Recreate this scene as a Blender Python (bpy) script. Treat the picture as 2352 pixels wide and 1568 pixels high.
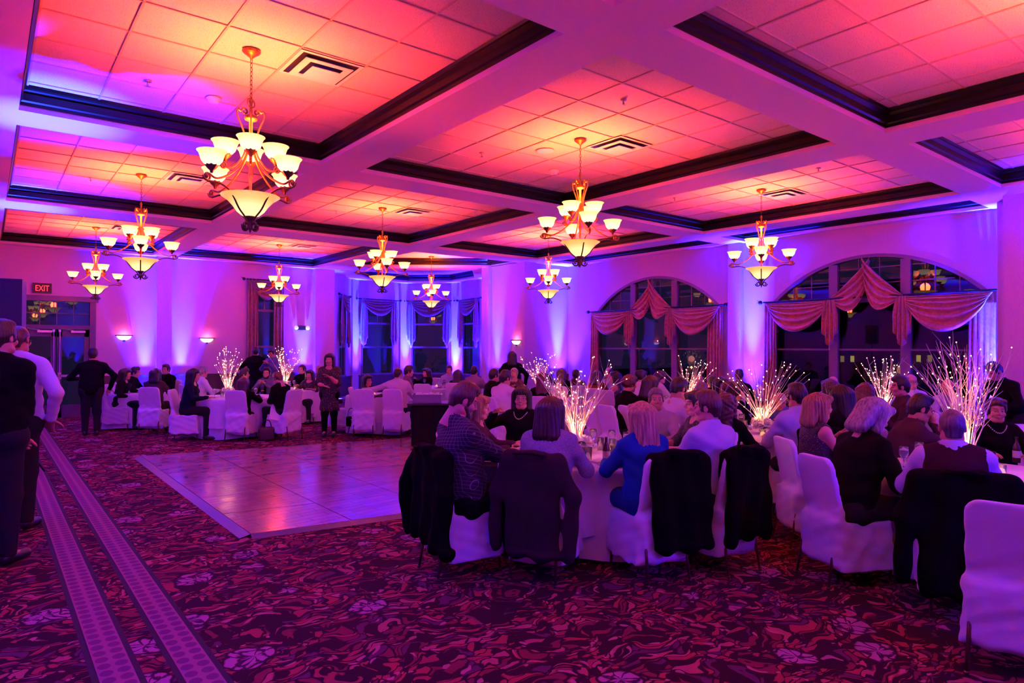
import bpy, bmesh, math, random
import numpy as np
from mathutils import Vector, Matrix

for o in list(bpy.data.objects):
    bpy.data.objects.remove(o, do_unlink=True)
SC = bpy.context.scene
COL = SC.collection
PI = math.pi

# ---------------------------------------------------------------- camera
FPX, PITCH, ROLL, YAW, CAMH = 1524.86, .009, .004, .6706, 1.757
_fw = Vector((math.sin(YAW) * math.cos(PITCH), math.cos(YAW) * math.cos(PITCH), math.sin(PITCH)))
_r0 = Vector((math.cos(YAW), -math.sin(YAW), 0))
_u0 = _r0.cross(_fw)
_rt = _r0 * math.cos(ROLL) + _u0 * math.sin(ROLL)
_up = -_r0 * math.sin(ROLL) + _u0 * math.cos(ROLL)
CAMP = Vector((0, 0, CAMH))
cam = bpy.data.cameras.new('camera')
cam.lens_unit = 'MILLIMETERS'
cam.sensor_width = 36.0
cam.lens = FPX / 2352 * 36.0
cam.clip_end = 400
camo = bpy.data.objects.new('camera', cam)
camo.matrix_world = Matrix(((_rt.x, _up.x, -_fw.x, 0), (_rt.y, _up.y, -_fw.y, 0), (_rt.z, _up.z, -_fw.z, CAMH), (0, 0, 0, 1)))
COL.objects.link(camo)
SC.camera = camo


def ray(u, v):
    return _fw * FPX + _rt * (u - 1176) + _up * (784 - v)


def at(u, v, d):
    """point of the room seen at pixel u,v at depth d (metres along the view axis)"""
    r = ray(u, v)
    return CAMP + r * (d / FPX)


def fl(u, v, z=0.0):
    """point of the horizontal plane at height z seen at pixel u,v"""
    r = ray(u, v)
    return CAMP + r * ((z - CAMH) / r.z)


# ---------------------------------------------------------------- view, world and lights
SC.view_settings.view_transform = 'Standard'
SC.view_settings.look = 'None'
SC.view_settings.gamma = 1.0
SC.view_settings.use_curve_mapping = False
SC.view_settings.exposure = 0.28
SC.cycles.max_bounces = 7
SC.cycles.diffuse_bounces = 3
SC.cycles.glossy_bounces = 3
W = bpy.data.worlds.new('night')
SC.world = W
W.use_nodes = True
W.node_tree.nodes['Background'].inputs[0].default_value = (.006, .004, .02, 1)
W.node_tree.nodes['Background'].inputs[1].default_value = 1.0

WARM = (1.0, .03, .008)        # chandelier bulbs behind amber glass
AMBER = (1.0, .42, .06)         # bare bulb light thrown on the ceiling above the cups
BLUE = (.012, .004, 1.0)         # LED uplights
CH_POWER = 930
UP_POWER = 8500


def light(kind, name, loc, color, power, radius=.1, parent=None, **kw):
    L = bpy.data.lights.new(name, kind)
    L.color = color
    L.energy = power
    if kind in ('POINT', 'SPOT'):
        L.shadow_soft_size = radius
    for k, v in kw.items():
        setattr(L, k, v)
    o = bpy.data.objects.new(name, L)
    o.location = loc
    COL.objects.link(o)
    if parent is not None:
        o.parent = parent
    return o


def aim(o, d):
    o.rotation_euler = Vector(d).to_track_quat('-Z', 'Y').to_euler()


# ---------------------------------------------------------------- materials
MATS = {}


def mat(name, color=(.8, .8, .8), rough=.6, metal=0.0, emit=None, estr=1.0, spec=.5, noise=None, bump=None, sheen=0):
    """noise=(scale, amount[, stretch xyz]) mottles the colour, bump=(scale, strength) gives fine relief"""
    if name in MATS:
        return MATS[name]
    m = bpy.data.materials.new(name)
    m.use_nodes = True
    nt = m.node_tree
    b = nt.nodes['Principled BSDF']
    b.inputs['Base Color'].default_value = (*color, 1)
    b.inputs['Roughness'].default_value = rough
    b.inputs['Metallic'].default_value = metal
    b.inputs['Specular IOR Level'].default_value = spec
    if sheen:
        b.inputs['Sheen Weight'].default_value = sheen
    if emit:
        b.inputs['Emission Color'].default_value = (*emit, 1)
        b.inputs['Emission Strength'].default_value = estr
    if noise or bump:
        tc = nt.nodes.new('ShaderNodeTexCoord')
    if noise:
        mp = nt.nodes.new('ShaderNodeMapping')
        if len(noise) > 2:
            mp.inputs['Scale'].default_value = noise[2]
        nt.links.new(tc.outputs['Object'], mp.inputs[0])
        n = nt.nodes.new('ShaderNodeTexNoise')
        n.inputs['Scale'].default_value = noise[0]
        n.inputs['Detail'].default_value = 4
        nt.links.new(mp.outputs[0], n.inputs['Vector'])
        r = nt.nodes.new('ShaderNodeValToRGB')
        a = noise[1]
        r.color_ramp.elements[0].position = .3
        r.color_ramp.elements[1].position = .7
        r.color_ramp.elements[0].color = (*[max(0, c * (1 - a)) for c in color], 1)
        r.color_ramp.elements[1].color = (*[min(1, c * (1 + a)) for c in color], 1)
        nt.links.new(n.outputs['Fac'], r.inputs[0])
        nt.links.new(r.outputs[0], b.inputs['Base Color'])
    if bump:
        n2 = nt.nodes.new('ShaderNodeTexNoise')
        n2.inputs['Scale'].default_value = bump[0]
        n2.inputs['Detail'].default_value = 3
        nt.links.new(tc.outputs['Object'], n2.inputs['Vector'])
        bp = nt.nodes.new('ShaderNodeBump')
        bp.inputs['Strength'].default_value = bump[1]
        bp.inputs['Distance'].default_value = .01
        nt.links.new(n2.outputs['Fac'], bp.inputs['Height'])
        nt.links.new(bp.outputs[0], b.inputs['Normal'])
    MATS[name] = m
    return m


def node(nt, kind, **inp):
    n = nt.nodes.new(kind)
    for k, v in inp.items():
        if k in n.inputs:
            n.inputs[k].default_value = v
        else:
            setattr(n, k, v)
    return n


# ---------------------------------------------------------------- mesh helpers
class MB:
    """collects shapes into one mesh"""

    def __init__(self):
        self.v, self.f, self.m = [], [], []

    def add(self, vs, fs, mi=0):
        o = len(self.v)
        self.v += [tuple(p) for p in vs]
        self.f += [tuple(i + o for i in f) for f in fs]
        self.m += [mi] * len(fs)
        return self

    def box(self, lo, hi, mi=0):
        x0, y0, z0 = lo
        x1, y1, z1 = hi
        vs = [(x0, y0, z0), (x1, y0, z0), (x1, y1, z0), (x0, y1, z0), (x0, y0, z1), (x1, y0, z1), (x1, y1, z1), (x0, y1, z1)]
        return self.add(vs, [(0, 3, 2, 1), (4, 5, 6, 7), (0, 1, 5, 4), (1, 2, 6, 5), (2, 3, 7, 6), (3, 0, 4, 7)], mi)

    def cbox(self, c, s, mi=0):
        return self.box([c[i] - s[i] / 2 for i in range(3)], [c[i] + s[i] / 2 for i in range(3)], mi)

    def lathe(self, prof, n=20, c=(0, 0, 0), mi=0, cap=True, flute=0, nf=0):
        vs, fs = [], []
        for r, z in prof:
            for k in range(n):
                a = 2 * PI * k / n
                q = r * (1 + flute * math.cos(nf * a)) if nf else r
                vs.append((c[0] + q * math.cos(a), c[1] + q * math.sin(a), c[2] + z))
        for i in range(len(prof) - 1):
            for k in range(n):
                k2 = (k + 1) % n
                fs.append((i * n + k, i * n + k2, (i + 1) * n + k2, (i + 1) * n + k))
        if cap:
            fs.append(tuple(range(n - 1, -1, -1)))
            fs.append(tuple((len(prof) - 1) * n + k for k in range(n)))
        return self.add(vs, fs, mi)

    def tube(self, pts, r, n=6, mi=0):
        pts = [Vector(p) for p in pts]
        k = len(pts)
        rs = list(r) if hasattr(r, '__len__') else [r] * k
        vs, fs = [], []
        a = None
        for i, p in enumerate(pts):
            t = (pts[min(i + 1, k - 1)] - pts[max(i - 1, 0)])
            t = t.normalized() if t.length > 1e-9 else Vector((0, 0, 1))
            if a is None:
                a = t.orthogonal().normalized()
            else:
                a = (a - t * a.dot(t))
                a = a.normalized() if a.length > 1e-6 else t.orthogonal().normalized()
            b = t.cross(a)
            for j in range(n):
                q = 2 * PI * j / n
                vs.append(p + (a * math.cos(q) + b * math.sin(q)) * rs[i])
        for i in range(k - 1):
            for j in range(n):
                j2 = (j + 1) % n
                fs.append((i * n + j, i * n + j2, (i + 1) * n + j2, (i + 1) * n + j))
        fs.append(tuple(range(n - 1, -1, -1)))
        fs.append(tuple((k - 1) * n + j for j in range(n)))
        return self.add(vs, fs, mi)

    def ball(self, c, r, n=8, m=5, mi=0, sq=(1, 1, 1)):
        vs, fs = [], []
        for i in range(1, m):
            ph = PI * i / m
            for k in range(n):
                a = 2 * PI * k / n
                vs.append((c[0] + r * sq[0] * math.sin(ph) * math.cos(a), c[1] + r * sq[1] * math.sin(ph) * math.sin(a), c[2] + r * sq[2] * math.cos(ph)))
        t = len(vs)
        vs += [(c[0], c[1], c[2] + r * sq[2]), (c[0], c[1], c[2] - r * sq[2])]
        for i in range(m - 2):
            for k in range(n):
                k2 = (k + 1) % n
                fs.append((i * n + k, (i + 1) * n + k, (i + 1) * n + k2, i * n + k2))
        for k in range(n):
            k2 = (k + 1) % n
            fs.append((t, k, k2))
            fs.append((t + 1, (m - 2) * n + k2, (m - 2) * n + k))
        return self.add(vs, fs, mi)

    def grid(self, fn, nu, nv, mi=0, thick=0):
        """surface fn(u,v), u,v in 0..1"""
        vs = [fn(i / nu, j / nv) for j in range(nv + 1) for i in range(nu + 1)]
        fs = [(j * (nu + 1) + i, j * (nu + 1) + i + 1, (j + 1) * (nu + 1) + i + 1, (j + 1) * (nu + 1) + i) for j in range(nv) for i in range(nu)]
        return self.add(vs, fs, mi)

    def mesh(self, name, mats, smooth=True):
        me = bpy.data.meshes.new(name)
        me.from_pydata(self.v, [], self.f)
        for m in (mats if isinstance(mats, (list, tuple)) else [mats]):
            me.materials.append(m)
        if any(self.m):
            me.polygons.foreach_set('material_index', self.m)
        if smooth:
            me.polygons.foreach_set('use_smooth', [True] * len(me.polygons))
        me.update()
        return me

    def build(self, name, mats, parent=None, smooth=True, loc=None, solid=0, auto=0):
        o = bpy.data.objects.new(name, self.mesh(name, mats, smooth))
        COL.objects.link(o)
        if parent is not None:
            o.parent = parent
        if loc is not None:
            o.location = loc
        if solid:
            s = o.modifiers.new('thickness', 'SOLIDIFY')
            s.thickness = solid
            s.offset = 0
        return o


def flat(mb, name, m, parent=None, **k):
    return mb.build(name, m, parent, smooth=False, **k)


def tag(o, label=None, cat=None, group=None, kind=None):
    if label:
        o['label'] = label
    if cat:
        o['category'] = cat
    if group:
        o['group'] = group
    if kind:
        o['kind'] = kind
    return o


def thing(name, label, cat, loc=(0, 0, 0), rz=0, group=None):
    o = bpy.data.objects.new(name, None)
    o.empty_display_size = .1
    COL.objects.link(o)
    o.location = loc
    o.rotation_euler = (0, 0, rz)
    return tag(o, label, cat, group)


def struct(mb, name, m, smooth=False, **k):
    return tag(mb.build(name, m, None, smooth=smooth, **k), kind='structure')


KIDS = {}


def kids(o):
    return [c for c in bpy.data.objects if c.parent == o]


def record(o):
    """(object, its parts, their parts) for quick copying"""
    return (o, [record(c) for c in kids(o)])


def dup(rec, loc=None, rz=None, label=None, group=None, parent=None):
    o, ch = rec
    c = o.copy()
    COL.objects.link(c)
    if parent is not None:
        c.parent = parent
    if loc is not None:
        c.location = loc
    if rz is not None:
        c.rotation_euler = (0, 0, rz)
    if label:
        c['label'] = label
    if group:
        c['group'] = group
    for r in ch:
        dup(r, parent=c)
    return c


def child(name, me, parent, loc=(0, 0, 0), rz=0):
    o = bpy.data.objects.new(name, me)
    COL.objects.link(o)
    o.parent = parent
    o.location = loc
    o.rotation_euler = (0, 0, rz)
    return o
# ---------------------------------------------------------------- the room (metres; +Y runs down the room, +X to the window wall)
HB, HC = 4.117, 4.362          # underside of the beams, plane of the ceiling tiles
CX = [(.24, 3.39), (3.93, 7.70), (8.30, 11.60)]                    # coffers across
CY = [(-1.45, 3.145), (3.66, 8.275), (8.85, 13.58), (14.35, 19.31)]  # coffers along
HX = (12.20, 13.10)
YF, XR = 19.6, 13.3            # far wall, window wall
BAY = [(8.4, 19.75), (10.1, 21.75), (12.2, 21.85), (13.6, 20.4), (13.45, 18.3), (11.65, 15.9)]

M_wall = mat('wallpaper', (.60, .36, .53), .75, noise=(60, .10), bump=(140, .25))
M_drywall = mat('painted_drywall', (.78, .48, .66), .7, bump=(220, .12))
M_wain = mat('stained_wainscot', (.05, .025, .03), .45, noise=(3, .35, (1, 1, .12)))
M_dark = mat('dark_crown_wood', (.006, .0035, .0035), .36, noise=(4, .3), spec=.3)
M_frame = mat('window_frame_paint', (.16, .10, .15), .45)
M_door = mat('door_paint', (.10, .06, .14), .4)
M_steel = mat('brushed_steel', (.55, .5, .5), .3, .9)
M_black = mat('black_plastic', (.012, .012, .014), .45)


def tile_material():
    m = mat('acoustic_tile', (.78, .72, .68), .9)
    nt = m.node_tree
    b = nt.nodes['Principled BSDF']
    tc = node(nt, 'ShaderNodeTexCoord')
    n = node(nt, 'ShaderNodeTexNoise', Scale=95.0, Detail=2.0)
    nt.links.new(tc.outputs['Object'], n.inputs['Vector'])
    r = node(nt, 'ShaderNodeValToRGB')
    r.color_ramp.elements[0].position = .33
    r.color_ramp.elements[1].position = .43
    r.color_ramp.elements[0].color = (.52, .38, .31, 1)
    r.color_ramp.elements[1].color = (.84, .66, .55, 1)
    nt.links.new(n.outputs['Fac'], r.inputs[0])
    nt.links.new(r.outputs[0], b.inputs['Base Color'])
    return m


M_tile = tile_material()


def carpet_material():
    """figured carpet: pale many-petalled blooms, mid-toned curling leaves and small buds on a dark ground"""
    m = mat('figured_carpet', (.1, .02, .04), .95, spec=.1)
    nt = m.node_tree
    L = nt.links.new
    b = nt.nodes['Principled BSDF']
    tc = node(nt, 'ShaderNodeTexCoord')

    def ramp(src, stops, const=False):
        r = node(nt, 'ShaderNodeValToRGB')
        if const:
            r.color_ramp.interpolation = 'CONSTANT'
        e = r.color_ramp.elements
        e[0].position, e[0].color = stops[0][0], (*stops[0][1], 1)
        e[1].position, e[1].color = stops[1][0], (*stops[1][1], 1)
        for p, c in stops[2:]:
            q = e.new(p)
            q.color = (*c, 1)
        L(src, r.inputs[0])
        return r.outputs[0]

    def warped(scale, amt, src):
        n = node(nt, 'ShaderNodeTexNoise', Scale=scale, Detail=2.0)
        L(src, n.inputs['Vector'])
        c = node(nt, 'ShaderNodeVectorMath', operation='SUBTRACT')
        c.inputs[1].default_value = (.5, .5, .5)
        L(n.outputs['Color'], c.inputs[0])
        w = node(nt, 'ShaderNodeVectorMath', operation='MULTIPLY_ADD')
        w.inputs[1].default_value = (amt, amt, 0)
        L(c.outputs[0], w.inputs[0])
        L(src, w.inputs[2])
        return w.outputs[0]

    def mixc(fac, A, B):
        x = node(nt, 'ShaderNodeMix', data_type='RGBA')
        L(fac, x.inputs['Factor'])
        for k, v in (('A', A), ('B', B)):
            if isinstance(v, tuple):
                x.inputs[k].default_value = (*v, 1)
            else:
                L(v, x.inputs[k])
        return x.outputs['Result']
    W1 = warped(2.6, .55, tc.outputs['Object'])
    W2 = warped(9.0, .11, W1)
    dark = (.030, .005, .013)
    # curling leaves
    mp = node(nt, 'ShaderNodeMapping')
    mp.inputs['Scale'].default_value = (1.0, 2.3, 1)
    L(W2, mp.inputs[0])
    ve = node(nt, 'ShaderNodeTexVoronoi', Scale=9.5, feature='DISTANCE_TO_EDGE')
    vc = node(nt, 'ShaderNodeTexVoronoi', Scale=9.5)
    L(mp.outputs[0], ve.inputs['Vector'])
    L(mp.outputs[0], vc.inputs['Vector'])
    sp = node(nt, 'ShaderNodeSeparateColor')
    L(vc.outputs['Color'], sp.inputs[0])
    leaf = ramp(sp.outputs[0], [(0, dark), (.26, (.19, .022, .034)), (.50, (.34, .036, .042)), (.72, (.11, .022, .06)), (.86, (.42, .07, .08))], True)
    col = mixc(ramp(ve.outputs['Distance'], [(.07, (0, 0, 0)), (.12, (1, 1, 1))]), dark, leaf)
    # small buds
    vb = node(nt, 'ShaderNodeTexVoronoi', Scale=15.0)
    L(W2, vb.inputs['Vector'])
    sb = node(nt, 'ShaderNodeSeparateColor')
    L(vb.outputs['Color'], sb.inputs[0])
    bud = node(nt, 'ShaderNodeMath', operation='MULTIPLY')
    L(ramp(vb.outputs['Distance'], [(.26, (1, 1, 1)), (.32, (0, 0, 0))]), bud.inputs[0])
    L(ramp(sb.outputs[1], [(.70, (0, 0, 0)), (.72, (1, 1, 1))]), bud.inputs[1])
    col = mixc(bud.outputs[0], col, (.46, .10, .13))
    # blooms with petals radiating from each cell's centre
    vf = node(nt, 'ShaderNodeTexVoronoi', Scale=2.1)
    vf.inputs['Randomness'].default_value = .7
    WF = warped(2.5, .22, tc.outputs['Object'])
    L(WF, vf.inputs['Vector'])
    d = node(nt, 'ShaderNodeVectorMath', operation='SUBTRACT')
    L(WF, d.inputs[0])
    L(vf.outputs['Position'], d.inputs[1])
    sx = node(nt, 'ShaderNodeSeparateXYZ')
    L(d.outputs[0], sx.inputs[0])
    an = node(nt, 'ShaderNodeMath', operation='ARCTAN2')
    L(sx.outputs['Y'], an.inputs[0])
    L(sx.outputs['X'], an.inputs[1])
    cm = node(nt, 'ShaderNodeCombineXYZ')
    L(an.outputs[0], cm.inputs[0])
    L(vf.outputs['Distance'], cm.inputs[1])
    L(vf.outputs['Color'], cm.inputs[2])
    ms = node(nt, 'ShaderNodeVectorMath', operation='MULTIPLY')
    ms.inputs[1].default_value = (1.15, 5.5, 9.0)
    L(cm.outputs[0], ms.inputs[0])
    wp = warped(3.0, .5, ms.outputs[0])
    pe = node(nt, 'ShaderNodeTexVoronoi', Scale=1.0, feature='DISTANCE_TO_EDGE')
    L(wp, pe.inputs['Vector'])
    ns = node(nt, 'ShaderNodeTexNoise', Scale=9.0, Detail=1.0)
    L(tc.outputs['Object'], ns.inputs['Vector'])
    rr = node(nt, 'ShaderNodeMath', operation='MULTIPLY_ADD')
    rr.inputs[1].default_value = .16
    L(ns.outputs['Fac'], rr.inputs[0])
    L(vf.outputs['Distance'], rr.inputs[2])
    fmask = ramp(rr.outputs[0], [(.36, (1, 1, 1)), (.38, (0, 0, 0))])
    rim = ramp(rr.outputs[0], [(.40, (1, 1, 1)), (.42, (0, 0, 0))])
    petal = ramp(pe.outputs['Distance'], [(.05, (.05, .009, .028)), (.13, (.44, .11, .20))])
    core = mixc(ramp(vf.outputs['Distance'], [(.05, (1, 1, 1)), (.08, (0, 0, 0))]), petal, (.10, .016, .05))
    col = mixc(rim, col, dark)
    col = mixc(fmask, col, core)
    L(col, b.inputs['Base Color'])
    f = node(nt, 'ShaderNodeTexNoise', Scale=260.0, Detail=2.0)
    L(tc.outputs['Object'], f.inputs['Vector'])
    bp = node(nt, 'ShaderNodeBump', Strength=.5, Distance=.008)
    L(f.outputs['Fac'], bp.inputs['Height'])
    L(bp.outputs[0], b.inputs['Normal'])
    return m


M_carpet = carpet_material()


def band_material():
    m = mat('carpet_border', (.3, .1, .16), .95, spec=.1)
    nt = m.node_tree
    L = nt.links.new
    b = nt.nodes['Principled BSDF']
    tc = node(nt, 'ShaderNodeTexCoord')
    mp = node(nt, 'ShaderNodeMapping')
    mp.inputs['Scale'].default_value = (12.0, 10.5, 1)
    L(tc.outputs['Object'], mp.inputs[0])
    fr = node(nt, 'ShaderNodeVectorMath', operation='FRACTION')
    L(mp.outputs[0], fr.inputs[0])
    sb = node(nt, 'ShaderNodeVectorMath', operation='DISTANCE')
    sb.inputs[1].default_value = (.5, .5, 0)
    L(fr.outputs[0], sb.inputs[0])
    r = node(nt, 'ShaderNodeValToRGB')
    r.color_ramp.elements[0].position, r.color_ramp.elements[0].color = .36, (.16, .035, .09, 1)
    r.color_ramp.elements[1].position, r.color_ramp.elements[1].color = .42, (.30, .085, .13, 1)
    L(sb.outputs['Value'], r.inputs[0])
    L(r.outputs[0], b.inputs['Base Color'])
    return m


# floor and its border stripes
floor = struct(MB().add([(-1.2, -3, 0), (XR + .6, -3, 0), (XR + .6, 22.2, 0), (-1.2, 22.2, 0)], [(0, 1, 2, 3)]), 'floor', M_carpet)
M_band = band_material()
M_bandedge = mat('carpet_border_edge', (.02, .005, .012), .95)
for x in (.92, .565):
    b = MB()
    b.add([(-.083, -2.9, .004), (.083, -2.9, .004), (.083, 19.5, .004), (-.083, 19.5, .004)], [(0, 1, 2, 3)])
    b.add([(-.115, -2.9, .002), (.115, -2.9, .002), (.115, 19.5, .002), (-.115, 19.5, .002)], [(0, 1, 2, 3)], 1)
    o = flat(b, 'carpet_border', [M_band, M_bandedge], floor)
    o.location = (x, 0, 0)
    if x < .6:
        tag(o, 'woven border stripe along the open side of the carpet')

# ---- walls
def wall_seg(mb, p, q, z0, z1, t=.12, mi=0, out=1):
    """vertical slab from p to q, thickness t to the outside (left of p->q when out=1)"""
    p, q = Vector((p[0], p[1], 0)), Vector((q[0], q[1], 0))
    d = (q - p).normalized()
    n = Vector((-d.y, d.x, 0)) * t * out
    vs = [p, q, q + n, p + n]
    mb.add([(a.x, a.y, z0) for a in vs] + [(a.x, a.y, z1) for a in vs],
           [(0, 3, 2, 1), (4, 5, 6, 7), (0, 1, 5, 4), (1, 2, 6, 5), (2, 3, 7, 6), (3, 0, 4, 7)], mi)
    return mb


RAIL = 1.0
TOP = HB + .02
# far wall: door opening X .66..2.06 to z 2.86, window opening X 6.0..6.72
wf = MB()
for x0, x1, z0, z1 in ((-1.2, .66, 0, TOP), (.66, 2.06, 2.86, TOP), (2.06, 6.0, 0, TOP), (6.0, 6.72, 3.55, TOP), (6.0, 6.72, 0, RAIL - .1), (6.72, 8.42, 0, TOP)):
    wf.box((x0, YF, z0), (x1, YF + .14, z1))
wall_far = struct(wf, 'wall_far', M_wall)
struct(MB().box((-1.34, -3, 0), (-1.2, YF, TOP)), 'wall_left', M_wall)
struct(MB().box((-1.34, -3.14, 0), (XR + .14, -3, TOP)), 'wall_back', M_wall)
wn = MB()
wn.box((12.25, -3, 0), (XR + .14, 3.3, TOP))
wn.box((12.7, 3.3, 0), (XR + .14, 3.5, TOP))
struct(wn, 'wall_pier', M_wall)
# stub wall between the window alcove and the bay
ws = MB()
ws.box((11.60, 14.15, 0), (XR + .14, 15.9, TOP))
ws.box((11.56, 14.03, 0), (11.98, 14.15, TOP))
ws.box((11.5, 15.62, 0), (11.60, 15.95, TOP))
struct(ws, 'wall_stub', M_wall)

# ---- window wall with two arched openings
WINS = [(3.75, 7.75), (9.0, 13.0)]
SILL, SPR, APEX = .62, 2.72, 3.58


def arch_pts(y0, y1, n=28, inset=0.0):
    c = (y0 + y1) / 2
    h = (y1 - y0) / 2 - inset
    rise = APEX - SPR - inset * .7
    R = (h * h + rise * rise) / (2 * rise)
    zc = SPR + rise - R
    a = math.asin(h / R)
    return [(c + R * math.sin(-a + 2 * a * i / n), zc + R * math.cos(-a + 2 * a * i / n)) for i in range(n + 1)]


wr = MB()
X0, X1 = XR, XR + .16
for y0, y1 in ((3.3, WINS[0][0]), (WINS[0][1], WINS[1][0]), (WINS[1][1], 14.2)):
    wr.box((X0, y0, 0), (X1, y1, TOP))
for y0, y1 in WINS:
    wr.box((X0, y0, 0), (X1, y1, SILL))
    ap = arch_pts(y0, y1)
    for (ya, za), (yb, zb) in zip(ap, ap[1:]):
        vs = [(X0, ya, za), (X0, yb, zb), (X0, yb, TOP), (X0, ya, TOP), (X1, ya, za), (X1, yb, zb), (X1, yb, TOP), (X1, ya, TOP)]
        wr.add(vs, [(0, 1, 2, 3), (7, 6, 5, 4), (0, 4, 5, 1)])
struct(wr, 'wall_right', M_wall)
# pilasters on the window wall and on the far wall
pl = MB().box((XR - .16, 8.42, 0), (XR, 8.72, TOP))
struct(pl, 'trim_1', M_wall)
struct(MB().box((3.52, YF - .16, 0), (3.88, YF, TOP)), 'trim_2', M_wall)
struct(MB().box((7.80, YF - .22, 0), (8.40, YF + .15, TOP)), 'trim_3', M_wall)

# ---- bay walls
n = 0
M_glass = bpy.data.materials.new('window_glass')
M_glass.use_nodes = True
_nt = M_glass.node_tree
for _n in list(_nt.nodes):
    _nt.nodes.remove(_n)
_o = node(_nt, 'ShaderNodeOutputMaterial')
_g = node(_nt, 'ShaderNodeBsdfGlossy', Roughness=0.01)
_t = node(_nt, 'ShaderNodeBsdfTransparent')
_f = node(_nt, 'ShaderNodeFresnel', IOR=1.75)
_m = node(_nt, 'ShaderNodeMixShader')
_nt.links.new(_f.outputs[0], _m.inputs[0])
_nt.links.new(_t.outputs[0], _m.inputs[1])
_nt.links.new(_g.outputs[0], _m.inputs[2])
_nt.links.new(_m.outputs[0], _o.inputs[0])
MATS['window_glass'] = M_glass

bayw = MB()
BAYWIN = {0: (.36, .66), 1: (.16, .78), 2: (.14, .84), 3: (.2, .75)}
BAYSEG = []
for i in range(len(BAY) - 1):
    p, q = Vector((*BAY[i], 0)), Vector((*BAY[i + 1], 0))
    if i in BAYWIN:
        a, b = BAYWIN[i]
        wall_seg(bayw, p, p.lerp(q, a), 0, TOP)
        wall_seg(bayw, p.lerp(q, b), q, 0, TOP)
        wall_seg(bayw, p.lerp(q, a), p.lerp(q, b), 3.35, TOP)
        wall_seg(bayw, p.lerp(q, a), p.lerp(q, b), 0, RAIL - .25)
        BAYSEG.append((p.lerp(q, a), p.lerp(q, b)))
    else:
        wall_seg(bayw, p, q, 0, TOP)
struct(bayw, 'wall_bay', M_wall)
# slim pilasters at the bay's corners
bp_ = MB()
bc = Vector((11.6, 19.0, 0))
for i in (1, 2, 3, 4):
    p = Vector((*BAY[i], 0))
    d = (bc - p).normalized() * .14
    t = Vector((-d.y, d.x, 0)).normalized() * .20
    a = p - d * .5
    vs = [a - t, a + t, p + d + t * .9, p + d - t * .9]
    bp_.add([(v.x, v.y, 0) for v in vs] + [(v.x, v.y, TOP) for v in vs], [(0, 1, 5, 4), (1, 2, 6, 5), (2, 3, 7, 6), (3, 0, 4, 7), (4, 5, 6, 7)])
struct(bp_, 'trim_4', M_wall)

# ---- wainscot and chair rail
wa = MB()
for x0, x1 in ((-1.2, .55), (2.17, 3.52), (3.88, 6.0), (6.72, 7.8)):
    wa.box((x0, YF - .012, .14), (x1, YF, RAIL - .05))
    wa.box((x0, YF - .05, RAIL - .05), (x1, YF, RAIL))
    wa.box((x0, YF - .03, 0), (x1, YF, .14))
for y0, y1 in ((3.5, 8.42), (8.72, 14.15)):
    wa.box((XR - .012, y0, .14), (XR, y1, SILL - .06))
    wa.box((XR - .06, y0, SILL - .06), (XR, y1, SILL - .01))
wa.box((11.585, 14.2, .14), (11.6, 15.6, RAIL - .05))
wa.box((11.55, 14.2, RAIL - .05), (11.6, 15.6, RAIL))
wa.box((11.98, 14.13, .14), (XR, 14.15, RAIL - .05))
wa.box((11.98, 14.10, RAIL - .05), (XR, 14.15, RAIL))
wa.box((12.3, 3.28, .14), (13.2, 3.3, RAIL - .05))
wa.box((12.25, 3.25, RAIL - .05), (13.2, 3.3, RAIL))
for i in range(4):
    p, q = Vector((*BAY[i], 0)), Vector((*BAY[i + 1], 0))
    wall_seg(wa, p, q, .1, RAIL - .28, .02, out=-1)
    wall_seg(wa, p, q, RAIL - .28, RAIL - .24, .06, out=-1)
struct(wa, 'trim_5', M_wain)

# ---- ceiling: beams with recessed coffers
ce = MB()
xs = sorted({-1.2, XR} | {x for c in CX for x in c} | set(HX))
ys = sorted({-3.0, YF} | {y for c in CY for y in c})
HCOF = [(HX, (3.72, 8.275)), (HX, (8.85, 13.55))]
COFFERS = [[(x0, y0), (x1, y0), (x1, y1), (x0, y1)] for (x0, x1) in CX for (y0, y1) in CY if not (x0 > 8 and y0 > 14)]
COFFERS += [[(x[0], y[0]), (x[1], y[0]), (x[1], y[1]), (x[0], y[1])] for x, y in HCOF]
DIAG = [(8.30, 14.35), (11.60, 14.35), (11.60, 15.65), (8.30, 18.25)]


def in_coffer(x, y):
    for c in COFFERS:
        if c[0][0] < x < c[1][0] and c[0][1] < y < c[2][1]:
            return True
    return (8.3 < x < 11.6 and y > 14.35) or (x > 11.6 and y > 15.9)


ys2 = sorted(set(ys) | {3.72, 13.55, 15.9})
for xa, xb in zip(xs, xs[1:]):
    for ya, yb in zip(ys2, ys2[1:]):
        if not in_coffer((xa + xb) / 2, (ya + yb) / 2):
            ce.add([(xa, ya, HB), (xa, yb, HB), (xb, yb, HB), (xb, ya, HB)], [(0, 1, 2, 3)])
ce.add([(8.3, 18.25, HB), (8.3, 19.6, HB), (8.4, 19.75, HB), (11.65, 15.9, HB), (11.6, 15.65, HB)], [(0, 1, 2, 3, 4)])
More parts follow.
